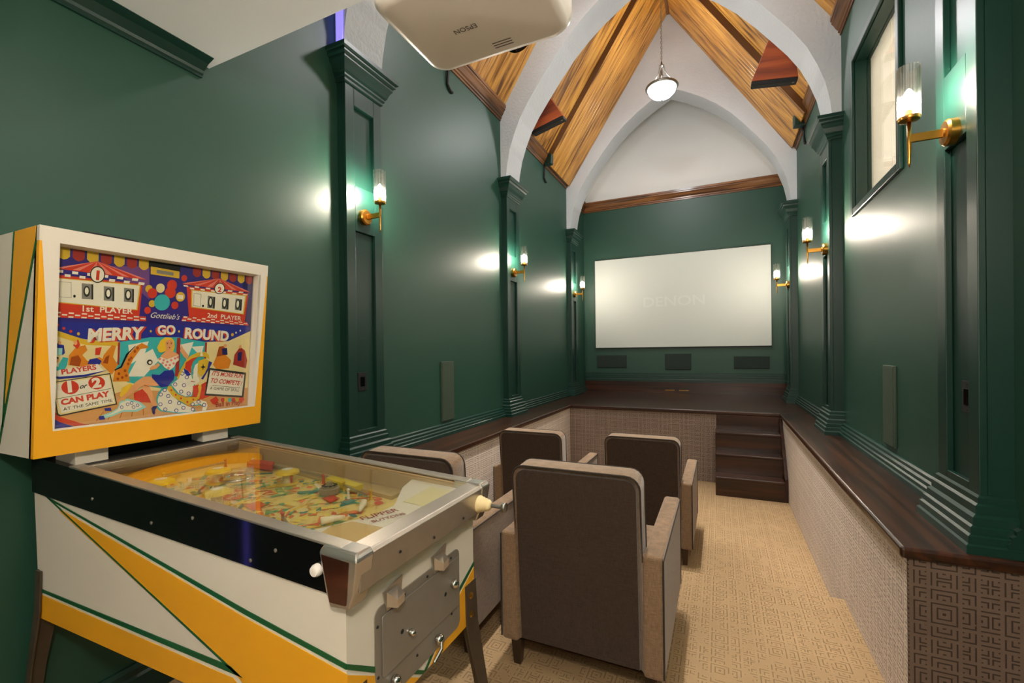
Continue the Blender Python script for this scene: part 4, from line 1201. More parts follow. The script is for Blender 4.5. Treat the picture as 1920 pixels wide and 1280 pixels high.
('p','2f35a0',14,[3721,1586,3711,1546,3684,1518,3648,1510,3611,1522,3584,1553,3575,1593,3584,1632,3611,1660,3647,1669,3684,1657,3711,1626]),
('p','efe9df',15,[3697,1587,3691,1560,3673,1541,3648,1535,3623,1544,3605,1564,3598,1592,3604,1618,3623,1637,3647,1644,3672,1635,3691,1614]),
('p','2f35a0',14,[3885,1433,3875,1393,3847,1365,3810,1357,3773,1370,3746,1401,3736,1441,3746,1480,3773,1508,3810,1517,3847,1504,3875,1473]),
('p','efe9df',15,[3861,1434,3854,1407,3835,1388,3810,1382,3785,1391,3766,1412,3760,1440,3766,1467,3785,1485,3810,1491,3835,1483,3854,1462]),
('p','2f35a0',14,[3795,1119,3786,1080,3759,1053,3722,1045,3685,1058,3658,1089,3649,1129,3658,1168,3685,1195,3722,1203,3758,1190,3785,1159]),
('p','efe9df',15,[3772,1120,3765,1094,3747,1075,3722,1070,3697,1079,3679,1100,3672,1128,3678,1154,3697,1172,3722,1178,3747,1169,3765,1148]),
('p','2f35a0',14,[3707,872,3698,834,3671,808,3635,800,3599,814,3572,845,3562,885,3572,923,3598,950,3634,957,3671,944,3698,913]),
('p','efe9df',15,[3684,874,3677,848,3659,830,3635,825,3610,835,3592,856,3585,883,3592,909,3610,927,3634,932,3659,923,3677,902]),
('p','2f35a0',14,[3974,769,3964,731,3937,704,3899,697,3862,711,3835,743,3825,783,3835,822,3862,848,3899,856,3937,842,3964,810]),
('p','efe9df',15,[3950,772,3943,745,3925,727,3899,722,3874,732,3856,753,3849,781,3856,807,3874,825,3899,830,3925,821,3943,799]),
('p','2f35a0',14,[3489,1172,3480,1134,3454,1107,3418,1100,3383,1113,3357,1143,3347,1183,3356,1221,3382,1248,3418,1256,3453,1243,3480,1212]),
('p','efe9df',15,[3467,1174,3460,1148,3442,1130,3418,1125,3394,1133,3376,1154,3370,1181,3376,1207,3394,1225,3418,1231,3442,1222,3460,1201]),
('p','2f35a0',14,[3265,742,3256,704,3231,679,3197,672,3162,686,3137,716,3127,755,3136,792,3161,818,3196,825,3230,812,3256,781]),
('p','efe9df',15,[3243,744,3237,719,3220,701,3196,697,3173,706,3156,726,3149,753,3155,778,3172,796,3196,800,3219,791,3237,771]),
('p','2f35a0',14,[3337,505,3327,467,3302,442,3267,436,3233,450,3207,481,3198,520,3207,557,3232,582,3266,589,3301,575,3327,544]),
('p','efe9df',15,[3314,507,3308,482,3291,465,3267,460,3243,470,3226,491,3220,517,3226,543,3243,560,3267,564,3290,555,3308,534]),
('p','2f35a0',14,[3021,449,3012,412,2987,387,2954,381,2920,395,2896,425,2886,464,2895,500,2919,525,2953,531,2986,517,3011,487]),
('p','efe9df',15,[2999,451,2993,426,2976,409,2954,405,2931,415,2914,435,2908,461,2914,486,2930,503,2953,507,2976,498,2993,477]),
('p','2f35a0',14,[3186,233,3177,196,3152,172,3118,166,3084,181,3059,211,3049,250,3058,286,3083,311,3117,317,3151,303,3176,272]),
('p','efe9df',15,[3164,236,3158,211,3141,194,3118,190,3094,200,3077,221,3071,247,3077,272,3094,289,3117,293,3140,283,3157,262]),
('p','2f35a0',14,[3564,140,3555,103,3529,78,3494,72,3458,87,3432,119,3423,158,3432,195,3458,220,3493,226,3529,211,3555,180]),
('p','efe9df',15,[3542,143,3535,118,3518,101,3493,97,3469,107,3452,128,3445,155,3451,180,3469,197,3493,201,3517,191,3535,170]),
('p','2f35a0',14,[3811,218,3801,180,3774,155,3738,149,3701,164,3675,196,3665,236,3675,274,3701,299,3737,305,3774,290,3801,259]),
('p','efe9df',15,[3787,221,3781,195,3762,178,3738,174,3713,184,3695,206,3688,233,3695,259,3713,276,3737,280,3762,270,3781,249]),
('p','2f35a0',14,[3650,424,3640,386,3614,361,3578,355,3542,369,3516,400,3506,440,3516,478,3542,503,3578,510,3614,495,3640,464]),
('p','efe9df',15,[3627,427,3620,401,3603,384,3578,379,3554,389,3536,410,3529,437,3536,463,3553,480,3578,485,3602,475,3620,454]),
('p','2f35a0',14,[4154,113,4144,75,4116,49,4078,44,4041,59,4013,91,4003,132,4014,170,4041,196,4079,202,4117,187,4144,154]),
('p','efe9df',15,[4130,116,4123,90,4104,73,4078,69,4053,79,4034,101,4027,129,4034,155,4053,172,4079,177,4104,166,4123,144]),
('p','2f35a0',14,[4356,394,4345,355,4316,329,4278,322,4239,338,4211,370,4201,411,4212,450,4240,477,4278,483,4317,468,4345,436]),
('p','efe9df',15,[4331,397,4324,371,4304,353,4278,348,4252,358,4233,380,4226,408,4233,435,4252,453,4278,458,4305,447,4324,425]),
('p','2f35a0',14,[4575,240,4564,201,4535,174,4495,168,4456,184,4428,217,4417,258,4428,298,4457,324,4496,330,4536,315,4565,282]),
('p','efe9df',15,[4550,243,4542,216,4522,198,4496,194,4469,205,4449,227,4442,255,4450,282,4469,300,4496,304,4523,294,4543,272]),
('p','2f35a0',14,[4140,322,4129,283,4102,257,4064,251,4026,266,3999,298,3989,339,3999,378,4026,404,4064,410,4102,395,4130,363]),
('p','efe9df',15,[4115,325,4108,299,4090,281,4064,277,4038,287,4020,309,4013,336,4020,363,4038,380,4064,385,4090,375,4109,353]),
('p','2f35a0',14,[3139,983,3130,945,3105,920,3071,912,3037,926,3012,956,3002,994,3011,1032,3036,1058,3070,1065,3104,1052,3130,1022]),
('p','efe9df',15,[3117,985,3111,959,3094,942,3071,937,3048,946,3031,966,3024,993,3030,1018,3047,1036,3070,1041,3094,1032,3111,1011]),
('p','2f35a0',14,[3017,826,3009,789,2984,764,2950,757,2917,770,2892,800,2883,839,2891,876,2916,901,2949,908,2983,895,3008,865]),
('p','efe9df',15,[2996,828,2990,803,2973,786,2950,781,2927,790,2910,810,2904,837,2910,862,2926,879,2949,884,2972,875,2989,855]),
('p','d5402e',13,[4050,1068,4265,1117,4233,762,4049,651]),
('p','e0b93a',16,[3180,1133,3291,1125,3377,932,3577,728,3810,611,4019,622,4202,604,4264,824,4234,1054,4359,1110,4358,914,4294,530,4079,424,3899,318,3781,394,3549,544,3321,752,3153,1012]),
('p','d5402e',17,[3329,967,3318,940,3292,930,3267,944,3256,973,3266,1001,3292,1010,3318,996]),
('p','d5402e',17,[3485,767,3474,740,3448,730,3422,745,3411,774,3422,802,3448,811,3474,797]),
('p','d5402e',17,[3673,609,3662,581,3635,572,3609,587,3598,616,3608,644,3635,653,3662,639]),
('p','d5402e',17,[3908,443,3897,415,3870,406,3842,421,3831,451,3842,479,3870,488,3897,473]),
('p','d5402e',17,[4119,516,4107,488,4079,478,4052,494,4040,524,4052,552,4080,561,4107,546]),
('p','e0b93a',15,[3460,1425,3574,1736,3720,2052,3900,2276,4146,2405,4462,2437,4590,2300,4621,2130,4460,2234,4207,2238,4022,2142,3960,1915,3960,1590,3840,1725,3691,1795,3575,1545,3518,1359]),
('p','d5402e',16,[3750,2018,3961,2176,4176,2239,4021,2077,3945,1850,3960,1558,3840,1693,3721,1794]),
('p','efe9df',17,[4051,1423,4036,1717,4082,1911,4207,2006,4206,1841,4174,1580,4205,1414]),
('p','e0b93a',17,[4207,2072,4460,2167,4604,2063,4554,1762,4456,1533,4329,1440,4205,1578,4181,1842]),
('p','1a1418',18,[4268,1822,4363,1852,4386,1968,4407,1851,4506,1814,4407,1784,4384,1669,4362,1786]),
('p','efe9df',18,[4082,1454,4236,1413,4282,1246,4157,1124,3990,1169,3960,1283]),
('p','a93530',19,[3960,1283,4112,1241,4118,1218,3960,1254]),
('p','2f35a0',16,[4588,2063,4734,1992,4602,1693,4407,1304,4329,1341,4488,1597]),
('p','2f35a0',14,[3691,1795,3840,1693,3960,1525,3840,1467,3721,1602]),
('p','efe9df',17,[4254,2271,4296,2504,4371,2269]),
('p','efc63c',11,[1711,905,1762,1172,1989,1327,2108,1214,1937,1021,1857,687]),
('p','a93530',13,[3468,2958,3541,2960,3531,1643,3459,1646]),
('p','e8a878',14,[3571,2732,3637,2571,3855,2276,3810,2163,3691,2214,3537,2474]),
('p','efc63c',15,[2826,2445,2770,2616,2876,2882,3027,2996,3224,2985,3324,2858,3346,2602,3298,2458,3199,2475,3031,2475,2922,2413]),
('p','e8a878',16,[2896,2289,3045,2475,3091,2633,3226,2602,3232,2475,3398,2404,3491,2329,3457,2170,2924,2180]),
('p','e8a878',17,[3015,2806,3111,2918,3253,2889,3296,2730,3254,2595,3165,2513,3063,2601]),
('p','a93530',18,[3195,2608,3188,2588,3170,2579,3152,2588,3144,2608,3152,2628,3169,2636,3187,2628]),
('p','1a1418',18,[3115,2760,3106,2740,3086,2740,3076,2759,3086,2778,3105,2779]),
('p','1a1418',18,[3239,2761,3229,2742,3210,2741,3200,2761,3209,2780,3229,2780]),
('p','a8501e',18,[3062,2806,3129,2823,3129,2804,3062,2787]),
('p','a8501e',18,[3188,2824,3253,2809,3253,2790,3188,2805]),
('p','efe9df',17,[2802,2183,2896,2258,3089,2155,3313,2245,3485,2320,3500,2121,3406,2028,3349,1865,3209,1745,3036,1845,2925,2004,2838,2068]),
('p','e8867c',18,[2910,2180,2899,2148,2870,2135,2841,2149,2829,2182,2840,2215,2869,2228,2898,2214]),
('p','e8867c',18,[3034,2131,3022,2098,2993,2086,2964,2100,2952,2133,2963,2166,2992,2179,3022,2165]),
('p','e8867c',18,[3159,2066,3147,2033,3118,2020,3088,2034,3076,2068,3088,2101,3117,2114,3147,2099]),
('p','e8867c',18,[3285,2126,3273,2093,3243,2079,3213,2094,3201,2128,3213,2161,3243,2174,3273,2159]),
('p','e8867c',18,[3414,2187,3401,2153,3371,2140,3340,2154,3328,2188,3340,2222,3370,2235,3401,2221]),
('p','e8867c',18,[3500,2233,3487,2199,3457,2186,3426,2200,3413,2234,3426,2268,3456,2282,3487,2267]),
('p','e8867c',18,[3007,2023,2996,1990,2967,1978,2938,1992,2925,2025,2937,2058,2966,2071,2995,2056]),
('p','e8867c',18,[3118,1942,3106,1909,3077,1897,3048,1911,3035,1945,3047,1977,3076,1990,3106,1975]),
('p','e8867c',18,[3244,1938,3232,1905,3202,1892,3173,1907,3160,1941,3172,1973,3202,1986,3232,1972]),
('p','e8867c',18,[3371,1997,3359,1964,3329,1951,3299,1966,3286,2000,3298,2033,3328,2046,3359,2031]),
('p','e8867c',18,[3203,1830,3191,1797,3161,1785,3132,1799,3119,1833,3131,1865,3161,1878,3190,1863]),
('p','e8a878',18,[2817,2044,2885,1949,2766,1816,2608,1771,2549,1839,2632,1927,2738,1954]),
('p','3a3838',14,[2646,2064,2635,2012,2602,1975,2558,1963,2514,1978,2481,2017,2468,2068,2479,2119,2511,2156,2555,2169,2600,2154,2633,2116]),
('p','efe9df',15,[2615,2055,2609,2028,2592,2009,2568,2002,2544,2010,2527,2030,2520,2058,2526,2085,2543,2104,2567,2111,2590,2103,2608,2083]),
('p','2f35a0',18,[3037,1728,3316,1747,3379,1556,3352,1369,3158,1120,2934,1115,2637,1489,2636,1618,2875,1576]),
('p','e8a878',17,[2404,1547,2663,1533,3068,1356,3041,1205,2746,1160,2408,1236,2112,1011,1780,743,1688,669,1659,728,1917,1014,2155,1371]),
('p','e8a878',19,[2408,1265,2563,1195,2697,871,2752,627,2854,482,2834,404,2702,420,2648,579,2515,887,2347,1108]),
('p','a8501e',20,[2408,1244,2563,1174,2553,1157,2396,1222]),
('p','23256e',20,[2656,343,2728,422,2847,409,2783,268,2771,78,2711,124]),
('p','e08a28',9,[4770,1902,4892,2228,5179,2391,5343,2221,5509,2048,5420,1714,4927,1692]),
('p','a8501e',10,[4892,2228,4977,2642,5183,2685,5344,2305]),
('p','23256e',11,[5099,2559,5307,2601,5344,2305,5137,2307]),
('p','e8a878',11,[5291,2686,5287,2660,5275,2637,5257,2620,5235,2611,5212,2611,5190,2620,5173,2636,5162,2659,5158,2685,5162,2711,5174,2734,5192,2751,5214,2761,5237,2761,5259,2752,5276,2735,5287,2712]),
('p','a93530',9,[5592,1877,5642,2302,5867,2647,6087,2472,6213,2032,6159,1685]),
('p','e8a878',10,[5929,2647,5925,2620,5914,2596,5897,2579,5876,2569,5855,2569,5835,2579,5819,2596,5809,2620,5805,2646,5810,2673,5821,2697,5838,2714,5858,2724,5879,2724,5900,2715,5916,2697,5926,2674]),
('p','23256e',10,[5774,2387,5952,2429,5943,2038,5785,2042]),
('p','d5402e',9,[3864,700,4302,1049,4683,940,4603,630,4300,465]),
('p','e0b93a',10,[4377,886,4605,907,4589,789,4376,769]),
('p','3a3838',12,[4612,1778,6182,1493,6121,384,4496,640]),
('p','efe9df',13,[4673,1679,6108,1410,6034,477,4558,713]),
('t',"IT'S MORE FUN",'d5402e',15,4734,1458,6034,1260,1.3,0.02,0.2),
('t','TO COMPETE !','d5402e',15,4700,1163,6009,937,1.3,0.02,0.2),
('p','3a3838',15,[4778,1045,5936,841,5936,824,4777,1029]),
('t','A GAME OF SKILL','1a1418',15,4682,876,5898,675,1.1,0,0),
('p','d5402e',10,[5316,366,5311,336,5296,311,5274,294,5247,286,5219,289,5193,302,5171,324,5158,353,5153,383,5158,413,5173,439,5195,456,5221,464,5250,461,5276,448,5298,426,5312,398]),
('p','e0b93a',10,[5465,351,5460,321,5445,295,5422,277,5395,270,5366,273,5340,286,5318,309,5304,337,5300,368,5305,398,5320,424,5342,441,5369,449,5398,447,5425,433,5447,411,5461,382]),
('p','43b9c4',10,[5616,335,5611,305,5596,279,5573,261,5545,253,5516,257,5489,270,5467,293,5453,321,5449,353,5454,383,5469,408,5491,426,5519,434,5548,431,5575,418,5598,395,5612,367]),
('p','d5402e',10,[5770,319,5764,288,5749,263,5725,245,5697,237,5668,240,5640,254,5618,277,5604,305,5599,337,5605,367,5620,393,5643,411,5671,419,5701,416,5728,403,5751,380,5765,351]),
('p','e0b93a',10,[5925,303,5919,272,5904,246,5880,228,5852,220,5822,223,5794,237,5771,260,5757,289,5753,321,5758,352,5774,377,5797,396,5825,404,5855,401,5883,387,5906,364,5921,335]),
('p','d5402e',9,[4717,421,4954,556,5072,384,4950,197,4833,250]),
('p','d5402e',9,[5864,301,6044,493,6173,311,6035,115]),
('t','Ball in Play','a93530',11,4957,101,6008,93,1.2,0.02,0),
]

# ------------------------------------------------------------------ pinball machine
pb = thing('pinball_machine', 'vintage white, yellow and green two-player pinball machine with carousel artwork', 'pinball machine', (-.698, .726, 0))
CW = .566
zr = lambda a: 1.02 + .052 * a             # top of the side rails, a = distance from the front
zbd = lambda a: .915 + .038 * a            # lower edge of the black band
zbo = lambda a: .572 - .028 * a            # underside of the cabinet
CL = 1.515
def sidepoly(pts):
    return [(-a, z) for a, z in pts]
cab = MB().prism(sidepoly([(.047, zbo(.047)), (1.49, zbo(1.49)), (CL, zbd(CL)), (.047, zbd(.047))]), 1, .006, CW - .006).build('cabinet', M['cabwhite'], pb)
def paint(pts, y, th, m, name):
    MB().prism(sidepoly(pts), 1, y, y - th).build(name, m, cab)
for y, s in ((.006, 1), (CW - .006, -1)):
    t = .0012 * s
    paint([(1.33, .936), (.378, .793), (.047, .750), (.047, zbo(.047)), (.30, zbo(.30)), (.41, .636), (.453, .652), (1.33, .927)], y, t, M['yellow'], 'yellow_panel')
    paint([(1.482, .615), (.43, .628), (.325, zbo(.325)), (1.488, zbo(1.488))], y, t, M['yellow'], 'yellow_panel')
    g = t * 1.5
    paint([(1.43, .968), (.378, .814), (.047, .772), (.047, .760), (.378, .801), (1.40, .958)], y, g, M['stripe'], 'green_line')
    paint([(1.43, .966), (1.40, .962), (.395, .640), (.42, .640)], y, g, M['stripe'], 'green_line')
    paint([(1.484, .635), (.44, .656), (.395, .640), (1.484, .624)], y, g, M['stripe'], 'green_line')
xf = -.047
def fpaint(pts, th, m, name):
    MB().prism(pts, 0, xf, xf + th).build(name, m, cab)
zb0 = zbo(.047) + .001
fpaint([(.006, zb0), (.006, .748), (.088, .692), (.262, zb0)], .0012, M['yellow'], 'yellow_panel')
fpaint([(.31, zb0), (.47, .690), (.56, .738), (.56, zb0)], .0012, M['yellow'], 'yellow_panel')
fpaint([(.006, .772), (.006, .760), (.089, .699), (.274, .573), (.29, .573), (.092, .711)], .002, M['stripe'], 'green_line')
fpaint([(.28, .573), (.296, .573), (.466, .700), (.56, .745), (.56, .757), (.462, .711)], .002, M['stripe'], 'green_line')
# black side bands and steel rails
for y0, y1 in ((0.0, .022), (CW - .022, CW)):
    bd = MB().prism(sidepoly([(.06, zbd(.06)), (CL, zbd(CL)), (CL, zr(CL)), (.06, zr(.06))]), 1, y0, y1).build('side_band', M['black'], pb)
    ys = y0 if y0 == 0 else y1
    s = -1 if y0 == 0 else 1
    for a, z in ((.775, .973), (.581, 1.015), (.26, .985), (1.1, 1.0), (.35, .945)):
        MB().lathe([(.005, 0), (.005, .0015 * s), (.003, .0025 * s)], (-a, ys, z), axis=1, n=8).build('screw', M['steel'], bd)
    yr0, yr1 = (y0 - .003, y0 + .034) if y0 == 0 else (y1 - .034, y1 + .003)
    MB().prism(sidepoly([(.05, zr(.05)), (1.24, zr(1.24)), (1.24, zr(1.24) + .006), (.05, zr(.05) + .006)]), 1, yr0, yr1).build('side_rail', M['steel'], pb, bevel=.002)
# front rail
fr = MB().prism([(0.0, .938), (0.004, 1.012), (-.004, 1.02), (-.050, 1.025), (-.050, 1.010), (-.047, 1.005), (-.047, .938)], 1, .0, CW).build('lockdown_bar', M['steel'], pb, bevel=.002)
for y in (.13, .27, .42):
    MB().lathe([(.004, 0), (.003, .002)], (.002, y, .975 - .02 * (y > .2)), axis=0, n=8).build('rivet', M['mattblack'], fr)
for y0, s in ((0, 1), (CW, -1)):
    ya, yb = (y0 - .014 * s, y0 + .036 * s)
    MB().loft([[(-.074, ya, .90), (-.018, ya, .905), (-.018, yb, .905), (-.074, yb, .90)],
               [(-.085, ya, .93), (-.004, ya, .94), (-.004, yb, .94), (-.085, yb, .93)],
               [(-.102, ya - .002 * s, 1.018), (.008, ya - .002 * s, 1.014), (.008, yb, 1.014), (-.102, yb, 1.018)],
               [(-.096, ya + .006 * s, 1.030), (.0, ya + .006 * s, 1.026), (.0, yb, 1.026), (-.096, yb, 1.030)]]).build('corner_cap', M['cap'], pb, fix=True, bevel=.004, seg=2)
    yc_ = ya - .0025 * s
    MB().prism([(-.072, .912), (-.026, .914), (-.014, 1.008), (-.096, 1.012)], 1, yc_, yc_ + .004 * s).build('cap_inlay', M['cherry'], pb, bevel=.001)  # thin slab painting the dark reflection on the cap side
    MB().lathe([(.014, 0), (.014, -.008 * s), (.011, -.014 * s), (.003, -.015 * s)], (-.122, y0, .967), axis=1, n=16).build('flipper_button', M['plastic'], pb, smooth=True, auto=.6)
# coin door
cd = MB()
def rr_poly(y0, y1, z0, z1, r, n=4):
    pts = []
    for cy_, cz, a0 in ((y1 - r, z1 - r, 0), (y0 + r, z1 - r, PI / 2), (y0 + r, z0 + r, PI), (y1 - r, z0 + r, 3 * PI / 2)):
        for i in range(n + 1):
            a = a0 + PI / 2 * i / n
            pts.append((cy_ + r * math.cos(a), cz + r * math.sin(a)))
    return pts
cd = MB().prism(rr_poly(.092, .467, .60, .842, .02), 0, xf, xf + .003).build('coin_door', M['plate'], pb)
MB().prism(rr_poly(.114, .460, .668, .818, .006), 0, xf + .003, xf + .007).build('door_leaf', M['plate'], cd, bevel=.0015)
for y in (.118, .318):
    MB().prism([(y, .872), (y + .074, .884), (y + .062, .822), (y + .012, .822)], 0, xf + .003, xf + .006).build('coin_entry', M['steel'], cd)
    MB().loft([[(xf + .005, y + .012, .832), (xf + .005, y + .055, .832), (xf + .005, y + .055, .868), (xf + .005, y + .012, .868)],
               [(xf + .03, y + .024, .830), (xf + .03, y + .05, .834), (xf + .03, y + .05, .856), (xf + .03, y + .024, .850)]]).build('coin_chute', M['cap'], cd, fix=True)
for y, z, r in ((.422, .752, .014), (.215, .724, .009), (.34, .632, .015), (.152, .642, .013)):
    MB().lathe([(r * .7, .004), (r, .010), (r * .9, .02), (r * .3, .026)], (xf, y, z), axis=0, n=12).build('knob', M['chrome'], cd, smooth=True)
MB().tube([(xf + .02, .34, .632), (xf + .03, .325, .618), (xf + .028, .292, .60)], .005, 8).build('coin_return_lever', M['chrome'], cd)
for y, z in ((.185, .742), (.383, .738)):
    MB().lathe([(.006, .0072), (.006, .0078)], (xf, y, z), axis=0, n=10).build('keyhole', M['mattblack'], cd)
for y, z in ((.10, .80), (.10, .68), (.2, .828), (.3, .828), (.42, .828), (.455, .80), (.455, .69), (.25, .64), (.42, .66)):
    MB().lathe([(.004, .003), (.003, .0052)], (xf, y, z), axis=0, n=8).build('screw', M['mattblack'], cd)
# plunger
pl = MB().lathe([(.026, .0), (.027, .006), (.022, .012), (.024, .016), (.019, .022), (.021, .026), (.016, .032), (.018, .036), (.012, .044), (.010, .046)], (0.0, .515, .968), axis=0, n=20).build('plunger_boot', M['rubber'], pb, smooth=True, auto=1.2)
MB().lathe([(.006, .04), (.006, .082), (.014, .084), (.016, .09), (.014, .096), (.004, .098)], (0.0, .515, .968), axis=0, n=14).build('plunger_rod', M['nickel'], pl, smooth=True, auto=.7)
# legs
for (x, dx, fl_) in ((-.05, .06, 1.0), (-1.488, -.06, .5)):
    for (y, dy) in ((.004, -.03), (CW - .004, .03)):
        sx = 1 if dx > 0 else -1
        sy = 1 if dy > 0 else -1
        top = .70
        def L(z, ox, oy, w):
            # angle section open to the cabinet
            cx, cy_ = x + ox, y + oy
            th = .006
            return [(cx + sx * th, cy_ + sy * th, z), (cx - sx * w * fl_, cy_ + sy * th, z), (cx - sx * w * fl_, cy_, z), (cx, cy_, z), (cx, cy_ - sy * w, z), (cx + sx * th, cy_ - sy * w, z)]
        lg = MB().loft([L(.03, dx, dy, .03), L(.35, dx * .55, dy * .55, .045), L(.56, dx * .1, dy * .1, .06), L(top, 0, 0, .06)]).build('leg', M['legsteel'], pb, fix=True)
        MB().lathe([(.02, 0), (.022, .01), (.008, .016), (.008, .035)], (x + dx, y + dy, 0), n=12).build('leveler', M['steel'], lg)
        for z in (.60, .66):
            MB().lathe([(.011, .005 * sx), (.011, .010 * sx), (.005, .015 * sx)], (x, y - sy * .03, z), axis=0, n=10).build('leg_bolt', M['brass'], lg, fix=True)

# playfield under glass
a0, a1 = .05, 1.16
yw0, yw1 = .034, CW - .034
zp = lambda a: zr(a) - .078
def slab(pts, lift, th, m, name, parent):
    """flat piece lying on the sloping playfield: pts = (distance from front, across)"""
    vs = [(-a, y, zp(a) + lift) for a, y in pts] + [(-a, y, zp(a) + lift + th) for a, y in pts]
    n = len(pts)
    ar = sum(pts[i][0] * pts[(i + 1) % n][1] - pts[(i + 1) % n][0] * pts[i][1] for i in range(n))
    fs = [list(range(n)), list(range(n, 2 * n))[::-1]] + [((i + 1) % n, i, n + i, n + (i + 1) % n) for i in range(n)]
    if ar < 0:
        fs = [f[::-1] for f in fs]
    return MB().add(vs, fs).build(name, m, parent)
pf = slab([(a0, .022), (a1 + .1, .022), (a1 + .1, CW - .022), (a0, CW - .022)], -.012, .012, cmat('ecd484', .3), 'playfield', pb)
for y in (.022, CW - .034):
    MB().prism(sidepoly([(a0, zp(a0)), (a1 + .1, zp(a1 + .1)), (a1 + .1, zr(a1 + .1) - .004), (a0, zr(a0) - .004)]), 1, y, y + .012).build('inner_side', cmat('b9a07c', .5), pb)
def circ(a, y, r, n=14):
    return [(a + r * math.cos(2 * PI * i / n), y + r * math.sin(2 * PI * i / n)) for i in range(n)]
# printed playfield: many small coloured areas
class Flat:
    def __init__(self):
        self.items = []
    def add(self, pts, colr, lift):
        self.items.append((pts, colr, lift))
    def build(self, name, parent):
        cols = sorted({c for _, c, _ in self.items})
        mb = MB()
        for pts, c, lift in self.items:
            mb.cur = cols.index(c)
            n = len(pts)
            ar = sum(pts[i][0] * pts[(i + 1) % n][1] - pts[(i + 1) % n][0] * pts[i][1] for i in range(n))
            p2 = pts if ar < 0 else pts[::-1]
            mb.add([(-a, y, zp(a) + lift) for a, y in p2], [list(range(n))])
        return mb.build(name, [cmat(c, .3) for c in cols], parent)
rnd = random.Random(11)
pr_ = Flat()
pal = ['ecc648', 'f2da68', 'ead69a', '4f9a72', '3f8a80', 'd8583c', 'e8743c', 'f4ead0', 'd09a3a', '7aaa6a', 'ecc648', 'e6cc86', 'e6cc86', 'dcbc70']
for i in range(620):
    a = rnd.uniform(.30, 1.05); y = rnd.uniform(.05, CW - .10)
    c = rnd.choice(pal)
    L_ = rnd.uniform(.012, .05); w_ = rnd.uniform(.003, .012)
    an = rnd.choice([0, .5, 1.0, 1.57, 2.2, -.6]) + rnd.uniform(-.25, .25)
    kind = rnd.random()
    lift = .0004 + .000004 * i
    if kind < .25:
        pr_.add(circ(a, y, rnd.uniform(.006, .018), 9), c, lift)
    elif kind < .5:
        r = rnd.uniform(.01, .026)
        pr_.add([(a + r * math.cos(an + t), y + r * math.sin(an + t)) for t in (0, 2.3, 4.0)], c, lift)
    else:
        ca, sa = math.cos(an), math.sin(an)
        pr_.add([(a + ca * L_ - sa * w_, y + sa * L_ + ca * w_), (a + ca * L_ + sa * w_, y + sa * L_ - ca * w_), (a - ca * L_ + sa * w_, y - sa * L_ - ca * w_), (a - ca * L_ - sa * w_, y - sa * L_ + ca * w_)], c, lift)
pr_.add([(1.26, .034), (1.26, CW - .034), (1.10, CW - .034), (1.155, .40), (1.165, .28), (1.14, .16), (1.06, .034)], 'd9a416', .0045)
pr_.add([(1.06, .034), (1.14, .16), (1.165, .28), (1.12, .27), (1.04, .14), (.96, .034)], 'caa024', .0044)
for a, y, r, c in ((.62, .20, .035, 'd2552f'), (.55, .13, .03, 'd2552f'), (.74, .10, .03, 'cf5a30'), (.47, .36, .03, 'c8402c')):
    pr_.add([(a - r, y - r * .8), (a + r, y - r * .3), (a + r * .6, y + r), (a - r * .7, y + r * .7)], c, .0046)
tag(pr_.build('playfield_print', pf), kind='stuff')
# top arch, bumpers, targets, posts
ar_ = []
for i in range(17):
    t = PI * (i / 16)
    ar_.append((-(1.02 + .16 * math.sin(t)), CW / 2 + (CW / 2 - .045) * math.cos(t), zp(1.02 + .16 * math.sin(t)) + .022))
mb = MB()
for i in range(16):
    p, q = ar_[i], ar_[i + 1]
    mb.add([(p[0], p[1], p[2] - .022), (q[0], q[1], q[2] - .022), (q[0], q[1], q[2] + .02), (p[0], p[1], p[2] + .02)], [(0, 1, 2, 3)])
    mb.add([(p[0] - .004, p[1], p[2] - .022), (q[0] - .004, q[1], q[2] - .022), (q[0] - .004, q[1], q[2] + .02), (p[0] - .004, p[1], p[2] + .02)], [(3, 2, 1, 0)])
mb.build('ball_arch', M['yellow'], pb)
for a, y in ((.93, .285), (.72, .40), (.72, .15), (.96, .12)):
    z = zp(a)
    bp_ = MB().lathe([(.020, .004), (.016, .012), (.016, .036)], (-a, y, z), n=16).build('pop_bumper', cmat('d8cba0', .4), pb, smooth=True, auto=.6)
    MB().lathe([(.038, .002), (.038, .006), (.030, .008)], (-a, y, z), n=20).build('skirt', cmat('dcc24a', .35), bp_, smooth=True, auto=.6)
    MB().lathe([(.020, .036), (.040, .040), (.038, .048), (.018, .055), (.004, .056)], (-a, y, z), n=20).build('bumper_cap', cmat('e8c62c', .3), bp_, smooth=True, auto=.8)
    MB().lathe([(.018, .0555), (.004, .0575)], (-a, y, z), n=16).build('cap_disc', cmat('f2eee0', .3), bp_)
MB().lathe([(.034, .002), (.034, .02), (.026, .022), (.026, .028), (.010, .03), (.010, .04), (.004, .041)], (-.52, .405, zp(.52)), n=24).build('roulette_dish', cmat('9a8b74', .35), pb, smooth=True, auto=.6)
gw = MB()
for i in range(10):
    t = 2 * PI * i / 10
    gw.lathe([(.006, .016), (.006, .02)], (-.52 + .02 * math.cos(t), .405 + .02 * math.sin(t), zp(.52) + .01), n=8)
gw.build('dish_holes', M['mattblack'], pb)
MB().lathe([(.052, .028), (.056, .032), (.052, .036), (.046, .036), (.044, .03)], (-.84, .295, zp(.84)), n=28, cap=False).build('wire_ring', M['chrome'], pb, smooth=True)
